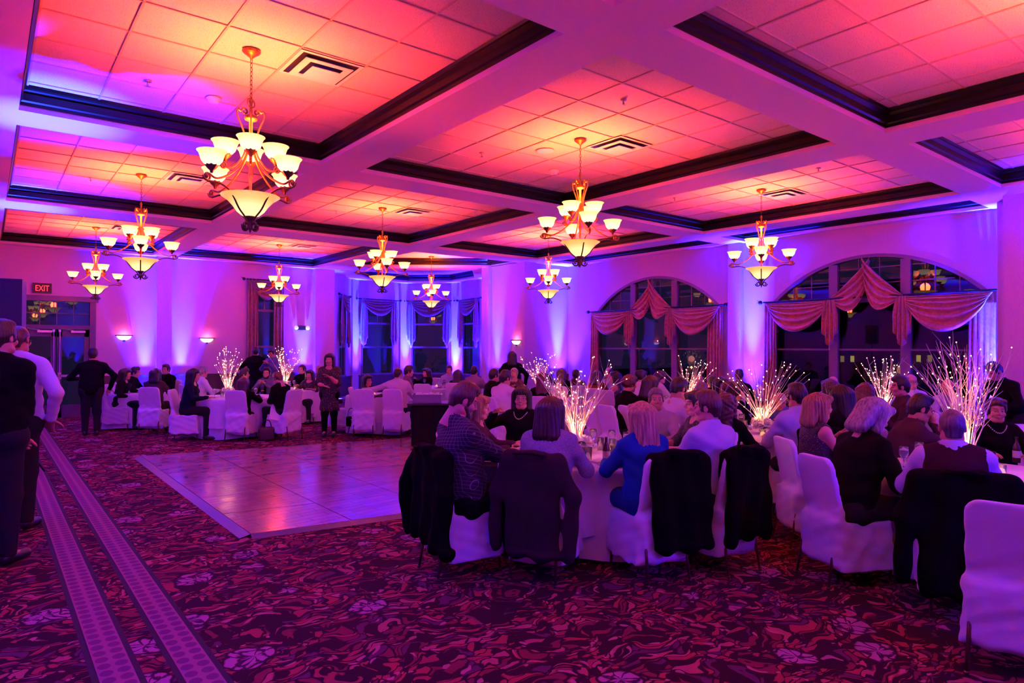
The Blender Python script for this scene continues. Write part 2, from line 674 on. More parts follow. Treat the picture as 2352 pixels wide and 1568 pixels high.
# bay ceiling: a ring around an eight-sided tray
BIG = [(8.3, 19.6)] + BAY[1:5] + [(11.6, 15.65)]
cen = Vector((11.35, 18.95, 0))
RING_IN = [Vector((*p, 0)).lerp(cen, .22) for p in BAY]
RING_OUT = [Vector((*p, 0)) + (Vector((*p, 0)) - cen).normalized() * .1 for p in BAY]
for i in range(6):
    j = (i + 1) % 6
    a, b, c, d = RING_OUT[i], RING_OUT[j], RING_IN[j], RING_IN[i]
    ce.add([(q.x, q.y, HB) for q in (a, b, c, d)], [(0, 1, 2, 3)])
COFF_ALL = COFFERS + [DIAG, [(p.x, p.y) for p in reversed(RING_IN)]]
LIP = .055
for c in COFF_ALL:
    k = len(c)
    for i in range(k):
        a, b = c[i], c[(i + 1) % k]
        ce.add([(a[0], a[1], HB), (b[0], b[1], HB), (b[0], b[1], HB + LIP), (a[0], a[1], HB + LIP)], [(0, 1, 2, 3)])
ce.add([(-1.3, -3.1, HC + .06), (XR + .6, -3.1, HC + .06), (XR + .6, 22.3, HC + .06), (-1.3, 22.3, HC + .06)], [(3, 2, 1, 0)])
ceiling = struct(ce, 'ceiling', M_drywall)

PROF = [(0, LIP), (.012, LIP), (.012, .085), (.03, .10), (.03, .15), (.018, .155), (.018, .175), (.05, .205), (.05, .225), (.062, .245)]


def crown(c):
    """stepped dark moulding swept round the inside of a coffer"""
    mb = MB()
    k = len(c)
    pts = [Vector((*p, 0)) for p in c]
    ins = []
    for i in range(k):
        d1 = (pts[i] - pts[i - 1]).normalized()
        d2 = (pts[(i + 1) % k] - pts[i]).normalized()
        n1, n2 = Vector((-d1.y, d1.x, 0)), Vector((-d2.y, d2.x, 0))
        m_ = (n1 + n2)
        ins.append(m_ / max(.2, m_.dot(n1)))
    vs = []
    for o, z in PROF:
        for p, q in zip(pts, ins):
            vs.append((p.x + q.x * o, p.y + q.y * o, HB + z))
    fs = []
    for i in range(len(PROF) - 1):
        for j in range(k):
            j2 = (j + 1) % k
            fs.append((i * k + j, i * k + j2, (i + 1) * k + j2, (i + 1) * k + j))
    mb.add(vs, fs)
    return flat(mb, 'crown_molding', M_dark, ceiling)


for c in COFF_ALL:
    crown(c)

# tiles on a suspended grid
TS = .61
M_grid = mat('grid_bar', (.62, .46, .38), .6)
tile_cache = {}
tile_list = []
rest = MB()


def clip_rect(c):
    return c[0][0] + .05, c[0][1] + .05, c[1][0] - .05, c[2][1] - .05


for ci, c in enumerate(COFFERS):
    x0, y0, x1, y1 = clip_rect(c)
    cx, cy = (c[0][0] + c[1][0]) / 2, (c[0][1] + c[2][1]) / 2
    if abs(cx - 1.815) < .1:
        cx = 1.835
    gx = [cx - TS / 2 + TS * k for k in range(-8, 9)]
    gy = [cy - TS / 2 + TS * k for k in range(-8, 9)]
    g = MB()
    for x in gx:
        if x0 + .02 < x < x1 - .02:
            g.box((x - .0085, y0, HC - .001), (x + .0085, y1, HC + .02))
    for y in gy:
        if y0 + .02 < y < y1 - .02:
            g.box((x0, y - .0085, HC - .001), (x1, y + .0085, HC + .02))
    if g.v:
        flat(g, 'ceiling_grid', M_grid, ceiling)
    for xa in gx:
        for ya in gy:
            a, b = max(xa, x0 - .01), min(xa + TS, x1 + .01)
            e, f = max(ya, y0 - .01), min(ya + TS, y1 + .01)
            if b - a > .03 and f - e > .03:
                p = Vector(((a + b) / 2, (e + f) / 2, HC))
                q = p - CAMP
                dep = q.dot(_fw)
                vis = dep > .5 and -80 < 1176 + FPX * q.dot(_rt) / dep < 2430 and -60 < 784 - FPX * q.dot(_up) / dep
                tile_list.append((dep if vis else 999, p, b - a - .006, f - e - .006))
# diagonal coffer and bay tray keep plain boards of tile
for poly in (DIAG, [(p.x, p.y) for p in reversed(RING_IN)]):
    rest.add([(x, y, HC + .006) for x, y in poly], [tuple(range(len(poly) - 1, -1, -1))])
tile_list.sort(key=lambda t: t[0])
for i, (dep, p, w, h) in enumerate(tile_list):
    if i < 290 and dep < 900:
        key = (round(w, 2), round(h, 2))
        if key not in tile_cache:
            tile_cache[key] = MB().box((-w / 2, -h / 2, 0), (w / 2, h / 2, .02)).mesh('ceiling_tile', M_tile, False)
        child('ceiling_tile', tile_cache[key], ceiling, (p.x, p.y, HC + .010))
    else:
        rest.box((p.x - w / 2, p.y - h / 2, HC + .010), (p.x + w / 2, p.y + h / 2, HC + .030))
tag(flat(rest, 'ceiling_tile', M_tile, ceiling), 'far ceiling tiles too small to tell apart', kind='stuff')
# ---------------------------------------------------------------- windows
def fr_box(mb, W, s0, s1, d0, d1, z0, z1):
    vs = [W(s, d, z) for z in (z0, z1) for s, d in ((s0, d0), (s1, d0), (s1, d1), (s0, d1))]
    mb.add(vs, [(0, 3, 2, 1), (4, 5, 6, 7), (0, 1, 5, 4), (1, 2, 6, 5), (2, 3, 7, 6), (3, 0, 4, 7)])


def arched_window(n, y0, y1):
    def Wf(s, d, z):     # s along the wall from y1 down to y0, d into the room from the outer face
        return (XR + .14 - d, y1 - s, z)
    w = y1 - y0
    fr = MB()
    outer, inner = arch_pts(y0, y1, 28), arch_pts(y0, y1, 28, .09)
    for i in range(28):
        (ya, za), (yb, zb) = outer[i], outer[i + 1]
        (yc, zc), (yd, zd) = inner[i], inner[i + 1]
        A, B = XR - .015, XR + .12
        vs = [(A, ya, za), (A, yb, zb), (A, yd, zd), (A, yc, zc), (B, ya, za), (B, yb, zb), (B, yd, zd), (B, yc, zc)]
        fr.add(vs, [(0, 1, 2, 3), (7, 6, 5, 4), (3, 2, 6, 7), (4, 5, 1, 0)])
    fr_box(fr, Wf, 0, .09, .02, .155, SILL, SPR)
    fr_box(fr, Wf, w - .09, w, .02, .155, SILL, SPR)
    fr_box(fr, Wf, 0, w, .0, .19, SILL - .02, SILL + .05)
    win = struct(fr, 'window_%d' % n, M_frame)
    c = (y0 + y1) / 2
    h = w / 2 - .09
    rise = APEX - SPR - .063
    R = (h * h + rise * rise) / (2 * rise)
    zc_ = SPR + rise - R

    def zarch(s):
        q = R * R - (w / 2 - s) ** 2
        return zc_ + math.sqrt(max(q, 0))
    posts = [w / 3, 2 * w / 3]
    for s in posts:
        m = MB()
        fr_box(m, Wf, s - .085, s + .085, .03, .15, SILL + .05, zarch(s) - .005)
        flat(m, 'mullion', M_frame, win)
    edges = [.09] + [q for s in posts for q in (s - .085, s + .085)] + [w - .09]
    for k in range(3):
        a, b = edges[2 * k], edges[2 * k + 1]
        for z, t in ((SPR, .06), (1.745, .022)):
            m = MB()
            fr_box(m, Wf, a, b, .05, .12, z - t, z + t * .6)
            flat(m, 'transom', M_frame, win)
        for za, zb in ((SILL + .05, 1.723), (1.76, SPR - .06)):
            flat(MB().add([Wf(a, .08, za), Wf(b, .08, za), Wf(b, .08, zb), Wf(a, .08, zb)], [(0, 1, 2, 3)]), 'window_pane', M_glass, win)
        nn = 10
        sp = [a + (b - a) * i / nn for i in range(nn + 1)]
        top = [Wf(s, .08, max(zarch(s), SPR + .03)) for s in reversed(sp)]
        flat(MB().add([Wf(a, .08, SPR + .03), Wf(b, .08, SPR + .03)] + top, [tuple(range(nn + 3))]), 'window_pane', M_glass, win)
        mt = MB()
        for i in (1, 2):
            s = a + (b - a) * i / 3
            if zarch(s) > SPR + .15:
                fr_box(mt, Wf, s - .008, s + .008, .07, .095, SPR, zarch(s))
        for z in (SPR + .3, SPR + .6):
            ok = [s for s in sp if zarch(s) > z]
            if len(ok) > 1:
                fr_box(mt, Wf, ok[0], ok[-1], .07, .095, z - .008, z + .008)
        flat(mt, 'muntin', M_frame, win)
    return win


for i, (y0, y1) in enumerate(WINS):
    arched_window(i + 1, y0, y1)


def plain_window(n, p, q, z0, z1, inward):
    e = (q - p)
    w = e.length
    e = e.normalized()

    def Wf(s, d, z):
        v = p + e * s + inward * d
        return (v.x, v.y, z)
    fr = MB()
    fr_box(fr, Wf, 0, .06, -.08, .02, z0, z1)
    fr_box(fr, Wf, w - .06, w, -.08, .02, z0, z1)
    fr_box(fr, Wf, 0, w, -.08, .02, z1 - .06, z1)
    fr_box(fr, Wf, 0, w, -.08, .05, z0 - .02, z0 + .06)
    win = struct(fr, 'window_%d' % n, M_frame)
    for z in (1.75, z1 - .75):
        m = MB()
        fr_box(m, Wf, .06, w - .06, -.06, 0, z - .03, z + .03)
        flat(m, 'transom', M_frame, win)
    for za, zb in ((z0 + .06, 1.72), (1.78, z1 - .78), (z1 - .72, z1 - .06)):
        flat(MB().add([Wf(.06, -.03, za), Wf(w - .06, -.03, za), Wf(w - .06, -.03, zb), Wf(.06, -.03, zb)], [(0, 1, 2, 3)]), 'window_pane', M_glass, win)
    m = MB()
    fr_box(m, Wf, w / 2 - .012, w / 2 + .012, -.05, -.01, z1 - .72, z1 - .06)
    flat(m, 'muntin', M_frame, win)
    return e, w


plain_window(3, Vector((6.0, YF + .02, 0)), Vector((6.72, YF + .02, 0)), RAIL - .1, 3.55, Vector((0, -1, 0)))
BAYE = []
for i, (p, q) in enumerate(BAYSEG):
    e = (q - p).normalized()
    inw = Vector((e.y, -e.x, 0))
    plain_window(4 + i, p, q, RAIL - .25, 3.35, inw)
    BAYE.append((p, q, inw))

# ---------------------------------------------------------------- drapery
M_rod = mat('dark_iron_rod', (.02, .015, .02), .4, .6)


def drape_mat(name, c):
    m = mat(name, c, .55, sheen=.4)
    nt = m.node_tree
    b = nt.nodes['Principled BSDF']
    tc = node(nt, 'ShaderNodeTexCoord')
    w = node(nt, 'ShaderNodeTexNoise', Scale=9.0, Detail=3.0, Distortion=1.6)
    nt.links.new(tc.outputs['Object'], w.inputs['Vector'])
    r = node(nt, 'ShaderNodeValToRGB')
    r.color_ramp.elements[0].position, r.color_ramp.elements[0].color = .46, (*[x * .84 for x in c], 1)
    r.color_ramp.elements[1].position, r.color_ramp.elements[1].color = .54, (*[min(1, x * 1.1) for x in c], 1)
    nt.links.new(w.outputs['Fac'], r.inputs[0])
    nt.links.new(r.outputs[0], b.inputs['Base Color'])
    return m


M_drape = drape_mat('rose_damask', (.42, .13, .10))
M_sheer = drape_mat('plum_drape', (.22, .09, .10))


def hook(W, s, z, name='drape'):
    pass


def swag(W, s0, s1, zt, drop, parent, m, depth=.13, nf=5.5):
    def f(u, t):
        k = 1 - (2 * u - 1) ** 2
        s = (s0 + s1) / 2 + (u - .5) * (s1 - s0) * (1 - .10 * t)
        z = zt - .015 - .09 * t * (1 - k) - (.03 + drop * t ** 1.1) * k ** .85 * (.25 + .75 * t) - .02
        d = depth + .02 + .10 * math.sqrt(t) * k + .042 * math.sin(2 * PI * nf * t) * (.3 + .7 * k)
        return W(s, d, z)
    return MB().grid(f, 24, 44).build('swag', m, parent, solid=.008)


def cascade(W, s0, s1, zt, zshort, zlong, parent, m, depth=.16, np=4, mirror=False):
    def f(u, t):
        q = abs(2 * u - 1)
        zb = zlong + (zshort - zlong) * q
        z = zt - (zt - zb) * t
        flare = .55 + .45 * math.sin(PI * min(1, t * 1.25) * .62)
        s = (s0 + s1) / 2 + (u - .5) * (s1 - s0) * flare
        d = depth + .045 * math.sin(2 * PI * np * u) * (.4 + .6 * t)
        s += .012 * math.sin(4 * PI * np * u)
        return W(s, d, z)
    return MB().grid(f, 40, 10).build('cascade', m, parent, solid=.008)


def tail(W, s0, s1, zt, zb, parent, m, depth=.1, np=4):
    def f(u, t):
        s = s0 + (s1 - s0) * u + .006 * math.sin(7 * t + 9 * u)
        d = depth + .04 * math.sin(2 * PI * np * u + .6 * math.sin(3 * t)) * (.6 + .4 * t)
        return W(s, d, zt - (zt - zb) * t)
    return MB().grid(f, 32, 12).build('curtain_panel', m, parent, solid=.008)


def rod(W, s0, s1, z, parent, d=.12):
    m = MB().tube([W(s0, d, z), W(s1, d, z)], .018, 8)
    o = m.build('curtain_rod', M_rod, parent)
    for s, g in ((s0, -1), (s1, 1)):
        f = MB()
        c = W(s + g * .07, d, z)
        f.ball(c, .045, 8, 6)
        for a in range(5):
            v = W(s + g * (.10 + .05 * math.cos(a)), d + .05 * math.sin(a * 1.3), z + .05 * math.cos(a * 1.7))
            f.tube([c, v], [.016, .004], 5)
        f.build('finial', M_rod, o)
    return o


def arched_drape(y0, y1, lab):
    def W(s, d, z):
        return (XR - d, y1 - s, z)
    w = y1 - y0
    t = thing('window_drapery', lab, 'drapery', (0, 0, 0), 0, 'drapery on the arched windows')
    zt = SPR + .03
    rod(W, -.12, w + .12, zt, t)
    a, b = w / 3, 2 * w / 3
    tail(W, -.10, .17, zt, .05, t, M_drape)
    tail(W, w - .30, w + .10, zt, .05, t, M_drape, np=5)
    swag(W, -.06, a + .02, zt, .58, t, M_drape)
    swag(W, b - .02, w + .06, zt, .62, t, M_drape)
    # the crown: cloth caught up to the head of the arch
    for g, s1 in ((-1, a), (1, b)):
        def f(u, v, g=g, s1=s1):
            s = w / 2 + (s1 - w / 2) * u - g * (.07 - .05 * v) * (1 - u) ** 2
            up = APEX - .06 + (zt - APEX + .06) * u ** .8 + .10 * math.sin(PI * u) * 0
            wd = (.10 + .42 * math.sin(PI * min(1, .12 + u * .88)) ** .8) * (1 - .55 * u ** 3)
            z = up - wd * v - .22 * (1 - u) * v
            d = .10 + .012 * g + .10 * math.sin(PI * u) * v + .034 * math.sin(2 * PI * 4 * v + u)
            return W(s - g * .06 * v * math.sin(PI * u), d, z)
        MB().grid(f, 20, 34).build('swag', M_drape, t, solid=.008)
    for s in (a, b):
        cascade(W, s - .16, s + .16, zt - .02, zt - .62, zt - 1.02, t, M_drape)
    return t


arched_drape(*WINS[0], 'rose damask swags over the arched window nearest the camera')
arched_drape(*WINS[1], 'rose damask swags over the arched window farther from the camera')


def side_drape(p, q, inw, zt, zb, lab, grp, m=M_sheer, ext=.16, both=True, tw=.26, cas=False):
    e = (q - p)
    w = e.length
    e = e.normalized()

    def W(s, d, z):
        v = p + e * s + inw * d
        return (v.x, v.y, z)
    t = thing('window_drapery', lab, 'drapery', (0, 0, 0), 0, grp)
    rod(W, -ext - .03, w + ext + .03, zt, t, .1)
    if cas:
        cascade(W, -ext, -ext + tw, zt, zb + .35, zb, t, m, .13, 3)
        cascade(W, w + ext - tw, w + ext, zt, zb + .35, zb, t, m, .13, 3)
    else:
        tail(W, -ext, -ext + tw, zt, zb, t, m, np=3)
        tail(W, w + ext - tw, w + ext, zt, zb, t, m, np=3)
    swag(W, -ext + .1, w + ext - .1, zt, .52, t, m, .1)
    return t


side_drape(Vector((6.0, YF, 0)), Vector((6.72, YF, 0)), Vector((0, -1, 0)), 3.68, .1,
           'dark plum curtains and swag on the tall window beside the sconces', None, tw=.30)
for (p, q, inw), lab in zip(BAYE, ('curtains on the leftmost bay window behind the standing woman', 'swagged curtains on the bay window left of the bay chandelier',
                                   'swagged curtains on the bay window behind the bay chandelier', 'curtains on the rightmost bay window half hidden by the wall')):
    side_drape(p, q, inw, 3.46, 1.72, 'plum ' + lab, 'bay window curtains', cas=True, tw=.34, ext=.14)

# ---------------------------------------------------------------- doors
dfm = MB()
dfm.box((.55, YF - .06, 0), (.68, YF + .1, 2.95))
dfm.box((2.04, YF - .06, 0), (2.17, YF + .1, 2.95))
dfm.box((.5, YF - .08, 2.84), (2.22, YF + .1, 2.97))
dfm.box((.68, YF - .04, 2.16), (2.04, YF + .08, 2.26))
door = struct(dfm, 'door_1', M_door)
flat(MB().add([(.68, YF, 2.26), (2.04, YF, 2.26), (2.04, YF, 2.84), (.68, YF, 2.84)], [(0, 1, 2, 3)]), 'transom_pane', M_glass, door)
mm = MB()
for x in (1.02, 1.36, 1.70):
    mm.box((x - .008, YF - .02, 2.26), (x + .008, YF + .01, 2.84))
mm.box((.68, YF - .02, 2.54), (2.04, YF + .01, 2.556))
flat(mm, 'muntin', M_door, door)
for k, (a, b) in enumerate(((.69, 1.35), (1.37, 2.03))):
    lf = MB()
    lf.box((a, YF - .005, 0), (a + .1, YF + .04, 2.15))
    lf.box((b - .1, YF - .005, 0), (b, YF + .04, 2.15))
    lf.box((a, YF - .005, 0), (b, YF + .04, .30))
    lf.box((a, YF - .005, 1.98), (b, YF + .04, 2.15))
    leaf = flat(lf, 'door_leaf', M_door, door)
    flat(MB().add([(a + .1, YF + .015, .3), (b - .1, YF + .015, .3), (b - .1, YF + .015, 1.98), (a + .1, YF + .015, 1.98)], [(0, 1, 2, 3)]), 'door_pane', M_glass, leaf)
    sx = b - .05 if k == 0 else a + .05
    r = MB().tube([(sx, YF - .05, .25), (sx, YF - .05, 2.1)], .014, 6)
    r.cbox((sx, YF - .04, 2.12), (.05, .06, .06)).cbox((sx, YF - .04, .25), (.05, .06, .06)).cbox((sx, YF - .04, 1.02), (.07, .09, .16))
    r.cbox(((a + b) / 2, YF - .06, 1.02), (b - a - .1, .05, .055))
    flat(r, 'panic_bar', M_steel, leaf)
    c = MB().cbox(((a + b) / 2 + .1, YF - .05, 2.1), (.3, .08, .05)).tube([((a + b) / 2, YF - .06, 2.13), ((a + b) / 2 - .25, YF - .12, 2.17)], .012, 5)
    flat(c, 'door_closer', M_steel, leaf)

# exit sign
ex = thing('exit_sign', 'illuminated red EXIT sign above the double doors', 'exit sign', (1.06, YF, 3.02))
flat(MB().box((-.19, -.07, 0), (.19, 0, .24)), 'housing', mat('sign_housing', (.02, .008, .012), .5), ex)
M_red = mat('exit_red', (.9, .05, .04), .5, emit=(1, .03, .03), estr=2.2)
cu = bpy.data.curves.new('exit_text', 'FONT')
cu.body = 'EXIT'
cu.size = .2
cu.extrude = .002
cu.align_x = 'CENTER'
cu.materials.append(M_red)
to = bpy.data.objects.new('lettering', cu)
COL.objects.link(to)
bpy.context.view_layer.update()
tme = bpy.data.meshes.new_from_object(to.evaluated_get(bpy.context.evaluated_depsgraph_get()))
bpy.data.objects.remove(to, do_unlink=True)
tme.materials.clear()
tme.materials.append(M_red)
lt = child('lettering', tme, ex, (0, -.074, .05))
lt.rotation_euler = (PI / 2, 0, 0)
lt.scale = (.68, 1.0, 1)
tag(lt, 'glowing red letters')

# emergency light on the far wall
p = at(692, 753, 1)
r = ray(692, 753)
em = CAMP + r * ((YF - .02) / r.y)
eo = thing('emergency_light', 'twin-headed emergency light on the far wall right of the tall window', 'emergency light', (em.x, YF, em.z - .06))
flat(MB().box((-.11, -.09, 0), (.11, 0, .13)), 'battery_box', M_black, eo)
for g in (-1, 1):
    MB().lathe([(.03, -.05), (.055, -.02), (.06, .03)], 12).build('lamp_head', mat('lamp_white', (.8, .8, .85), .4, emit=(.7, .75, 1), estr=.6), eo, loc=(g * .17, -.08, .06)).rotation_euler = (PI / 2.2, 0, g * .3)

# sconces
M_scglass = mat('sconce_glass', (.9, .8, .75), .4, emit=(1, .62, .55), estr=2.4)


def sconce(p, n, lab):
    rz = math.atan2(n.y, n.x) + PI / 2
    t = thing('wall_sconce', lab, 'wall sconce', p, rz, 'wall sconces')
    g = MB()
    prof = [(.03, -.10), (.09, -.085), (.14, -.05), (.165, 0), (.17, .01)]
    vs, fs = [], []
    for r_, z in prof:
        for k in range(13):
            a = PI + PI * k / 12
            vs.append((r_ * math.cos(a), r_ * .75 * math.sin(a), z))
    for i in range(len(prof) - 1):
        for k in range(12):
            fs.append((i * 13 + k, i * 13 + k + 1, (i + 1) * 13 + k + 1, (i + 1) * 13 + k))
    g.add(vs, fs)
    g.build('bowl', M_scglass, t)
    b = MB()
    b.tube([(.19 * math.cos(PI + PI * k / 12), .145 * math.sin(PI + PI * k / 12), .02) for k in range(13)], .014, 6)
    b.build('rim', M_rod, t)
    MB().ball((0, -.03, -.115), .022, 8, 6).box((-.03, -.02, -.13), (.03, 0, .02)).build('bracket', M_rod, t)
    light('POINT', 'sconce_bulb', (0, -.09, .07), (1, .10, .2), 3, .03, t)
    return t


for u, v, lab in ((285, 772, 'glowing half-bowl sconce nearest the double doors'), (475, 778, 'glowing half-bowl sconce between the pilaster and the tall window')):
    r = ray(u, v)
    sconce(CAMP + r * (YF / r.y), Vector((0, -1, 0)), lab)
r = ray(1187, 783)
sconce(CAMP + r * (11.6 / r.x), Vector((-1, 0, 0)), 'glowing half-bowl sconce on the short wall beside the bay')

# ---------------------------------------------------------------- ceiling fittings
M_white = mat('white_enamel', (.8, .76, .72), .5)


def diffuser(u, v, lab):
    p = fl(u, v, HC)
    t = thing('ceiling_vent', lab, 'ceiling vent', (p.x, p.y, HC - .002), 0, 'ceiling vents')
    f = MB()
    f.cbox((0, 0, .001), (.60, .60, .002), 1)
    for o, i, z in ((.30, .265, -.004), (.225, .16, -.028)):
        for a in range(4):
            c, sn = math.cos(a * PI / 2), math.sin(a * PI / 2)
            for zz in (z, z + .006):
                q = [(-o, -o, zz), (o, -o, zz), (i, -i, zz), (-i, -i, zz)]
                f.add([(x * c - y * sn, x * sn + y * c, w) for x, y, w in q], [(0, 1, 2, 3)])
    f.cbox((0, 0, -.05), (.26, .26, .006))
    flat(f, 'louvre', [M_white, M_black], t)
    return t


for u, v, lab in ((737, 158, 'square vent beside the nearest chandelier'), (1422, 335, 'square vent right of the middle chandelier'), (1800, 445, 'square vent above the right-hand arched window'),
                  (948, 486, 'square vent beside the chandelier over the cart'), (435, 410, 'square vent left of the nearest chandelier'), (698, 565, 'small square vent over the far dance floor table'),
                  (290, 524, 'small square vent near the exit doors')):
    diffuser(u, v, lab)


def sprinkler(u, v, lab):
    p = fl(u, v, HC)
    t = thing('sprinkler', lab, 'sprinkler', (p.x, p.y, HC), 0, 'ceiling sprinklers')
    MB().lathe([(.035, 0), (.035, -.008), (.01, -.012), (.01, -.05), (.022, -.052), (.022, -.056), (.002, -.058)], 10).build('head', M_steel, t)


for u, v, lab in ((340, 186, 'sprinkler head left of the nearest chandelier'), (1432, 229, 'sprinkler head above the middle chandelier'), (1107, 351, 'sprinkler head left of the middle chandelier'),
                  (1880, 386, 'sprinkler head right of the window chandelier'), (1550, 454, 'sprinkler head left of the window chandelier'), (773, 484, 'sprinkler head left of the chandelier over the cart'),
                  (209, 408, 'sprinkler head in the second left coffer')):
    sprinkler(u, v, lab)
for u, v, lab in ((490, 225, 'round smoke detector by the nearest chandelier'), (1272, 391, 'round smoke detector by the middle chandelier')):
    p = fl(u, v, HC)
    t = thing('smoke_detector', lab, 'smoke detector', (p.x, p.y, HC), 0)
    MB().lathe([(.075, 0), (.075, -.025), (.055, -.03), (.05, -.055), (.03, -.06)], 16).build('housing', M_white, t)
p = fl(1252, 346, HC)
t = thing('ceiling_speaker', 'round flush ceiling speaker left of the middle chandelier', 'speaker', (p.x, p.y, HC))
MB().lathe([(.12, 0), (.12, -.008), (.10, -.010), (.09, -.006)], 20).build('grille', M_white, t)

# ---------------------------------------------------------------- LED uplights along the walls
M_led = mat('led_lens', (.1, .1, .3), .3, emit=(.25, .2, 1), estr=6)


def uplight(x, y, n, lab, power=UP_POWER, spread=.8, tilt=.05):
    t = thing('uplight', lab, 'uplight', (x, y, 0), 0, 'blue uplights along the walls')
    MB().lathe([(.09, 0), (.09, .13), (.075, .15)], 14).build('can', M_black, t)
    MB().lathe([(.07, .151), (.001, .153)], 12, cap=False).build('lens', M_led, t)
    sp = light('SPOT', 'uplight_beam', (0, 0, .17), BLUE, power, .04, t, spot_size=spread, spot_blend=.8)
    aim(sp, (-n[0] * tilt, -n[1] * tilt, 1))
    co = light('SPOT', 'uplight_core', (0, 0, .17), (.04, .15, 1), power * .45, .04, t, spot_size=spread * .42, spot_blend=1.0)
    aim(co, (-n[0] * tilt * 1.6, -n[1] * tilt * 1.6, 1))


uplight(3.27, YF - .22, (0, -1), 'blue uplight on the door side of the far-wall pilaster')
uplight(4.14, YF - .22, (0, -1), 'blue uplight on the window side of the far-wall pilaster')
uplight(7.50, YF - .24, (0, -1), 'blue uplight under the emergency light')
for i in (1, 2, 3, 4):
    p = Vector((*BAY[i], 0))
    q = p.lerp(Vector((11.6, 19.0, 0)), .17)
    d = (q - p).normalized()
    uplight(q.x, q.y, (d.x, d.y), ['', 'blue uplight at the left bay corner', 'blue uplight at the middle bay corner', 'blue uplight at the right bay corner', 'blue uplight at the bay corner behind the short wall'][i], UP_POWER * 1.3, tilt=.09)
uplight(8.62, 19.45, (1, -1), 'blue uplight at the mouth of the bay', UP_POWER * .6)
uplight(11.32, 15.3, (-1, 0), 'blue uplight on the bay side of the sconce wall', UP_POWER)
uplight(12.9, 13.85, (0, -1), 'blue uplight in the corner beyond the far arched window', UP_POWER * 2.0)
uplight(12.95, 8.2, (-1, 0), 'blue uplight between the two arched windows', UP_POWER * 2.0)
uplight(13.0, 3.66, (-1, 0), 'blue uplight at the near end of the window wall', UP_POWER * 2.0)
for y, lab in ((8.5, 'blue uplight by the left wall level with the nearest beam'), (14.0, 'blue uplight by the left wall level with the second beam'), (3.4, 'blue uplight by the left wall close to the camera')):
    uplight(-.12, y, (-1, 0), lab, UP_POWER, .95, .10)
for x, lab in ((3.7, 'blue uplight at the back wall on the left'), (8.0, 'blue uplight at the back wall on the right')):
    uplight(x, -2.7, (0, 1), lab, UP_POWER)

uplight(12.0, 1.9, (-1, 0), 'blue uplight by the near pier outside the picture', UP_POWER)
uplight(10.6, -2.7, (0, 1), 'blue uplight at the back wall in the right corner', UP_POWER)


def par_can(x, y, z, target, lab, power):
    t = thing('stage_light', lab, 'stage light', (x, y, 0), 0, 'blue stage lights behind the camera')
    MB().tube([(0, 0, .05), (0, 0, z)], .02, 8).build('pole', M_black, t)
    for a in range(3):
        MB().tube([(0, 0, .6), (.4 * math.cos(a * 2.1), .4 * math.sin(a * 2.1), .015)], .012, 6).build('leg', M_black, t)
    d = (Vector(target) - Vector((x, y, z + .12)))
    h = MB().lathe([(.07, .12), (.10, .10), (.10, -.10), (.09, -.10), (.09, .05)], 16, cap=False).build('lamp_head', M_black, t, loc=(0, 0, z + .12))
    h.rotation_euler = d.to_track_quat('-Z', 'Y').to_euler()
    sp = light('SPOT', 'stage_beam', (0, 0, z + .12), (.06, .004, 1), power, .06, t, spot_size=.95, spot_blend=.9)
    aim(sp, d.normalized())
    sp.location = Vector((0, 0, z + .12)) + d.normalized() * .14


par_can(5.4, -1.9, 2.3, (5.3, 1.6, .8), 'blue stage light on a stand behind the camera to the right', 520)
par_can(-.8, -1.2, 2.4, (2.0, 9.0, .5), 'blue stage light on a stand behind the camera to the left', 350)

# ---------------------------------------------------------------- the night outside
M_night = mat('night_ground', (.004, .004, .006), .9)
tag(flat(MB().add([(XR + 1, -30, -1), (90, -30, -1), (90, 60, -1), (XR + 1, 60, -1)], [(0, 1, 2, 3)]), 'ground', M_night), kind='structure')
M_lit = mat('lit_window', (.2, .15, .02), .5, emit=(.55, .48, .06), estr=.4)
M_dim = mat('dim_window', (.2, .15, .02), .5, emit=(.3, .25, .05), estr=.35)
bo = thing('building', 'dark building across the street seen through the near arched window', 'building', (38, 9, -1))
flat(MB().box((0, -14, 0), (10, 14, 6.5)), 'facade', mat('night_brick', (.01, .006, .006), .9), bo)
for u, v, k in ((1958, 824, 0), (2110, 823, 0), (2136, 823, 1), (1935, 824, 1), (2255, 826, 1)):
    r = ray(u, v)
    p = CAMP + r * (37.97 / r.x)
    o = flat(MB().box((-.03, -.10, -.17), (0, .10, .17)), 'lit_window', M_dim if k else M_lit, bo)
    o.location = (p.x - 38, p.y - 9, p.z + 1)
tr = thing('tree', 'tree wrapped in tiny lights outside the near arched window', 'tree', (24, 7.2, -1))
_rng = random.Random(5)
tb = MB().tube([(0, 0, 0), (0, .05, 1.2), (.05, 0, 2.2)], [.10, .08, .03], 6)
tlm = MB()
tips = []
for k in range(26):
    a, e, l = _rng.uniform(0, 6.28), _rng.uniform(.3, 1.2), _rng.uniform(.6, 1.3)
    q = (l * math.cos(a) * math.cos(e), l * math.sin(a) * math.cos(e), 1.1 + .9 * _rng.random() + l * math.sin(e))
    tb.tube([(0, .03, 1.0 + .6 * _rng.random()), q], [.02, .006], 4)
    for j in range(2):
        f = _rng.uniform(.5, 1)
        tlm.ball((q[0] * f, q[1] * f, 1.1 + (q[2] - 1.1) * f), .022, 5, 4)
tb.build('trunk', mat('night_bark', (.02, .015, .01), .9), tr)
tag(tlm.build('fairy_lights', mat('tree_lights', (.8, .7, .3), .5, emit=(1, .8, .3), estr=2.5), tr), kind='stuff')
# ---------------------------------------------------------------- chandeliers
M_gold = mat('antique_gold', (.36, .15, .03), .42, .7, noise=(30, .35))
M_bronze = mat('aged_bronze', (.12, .05, .025), .42, .7, noise=(30, .4))


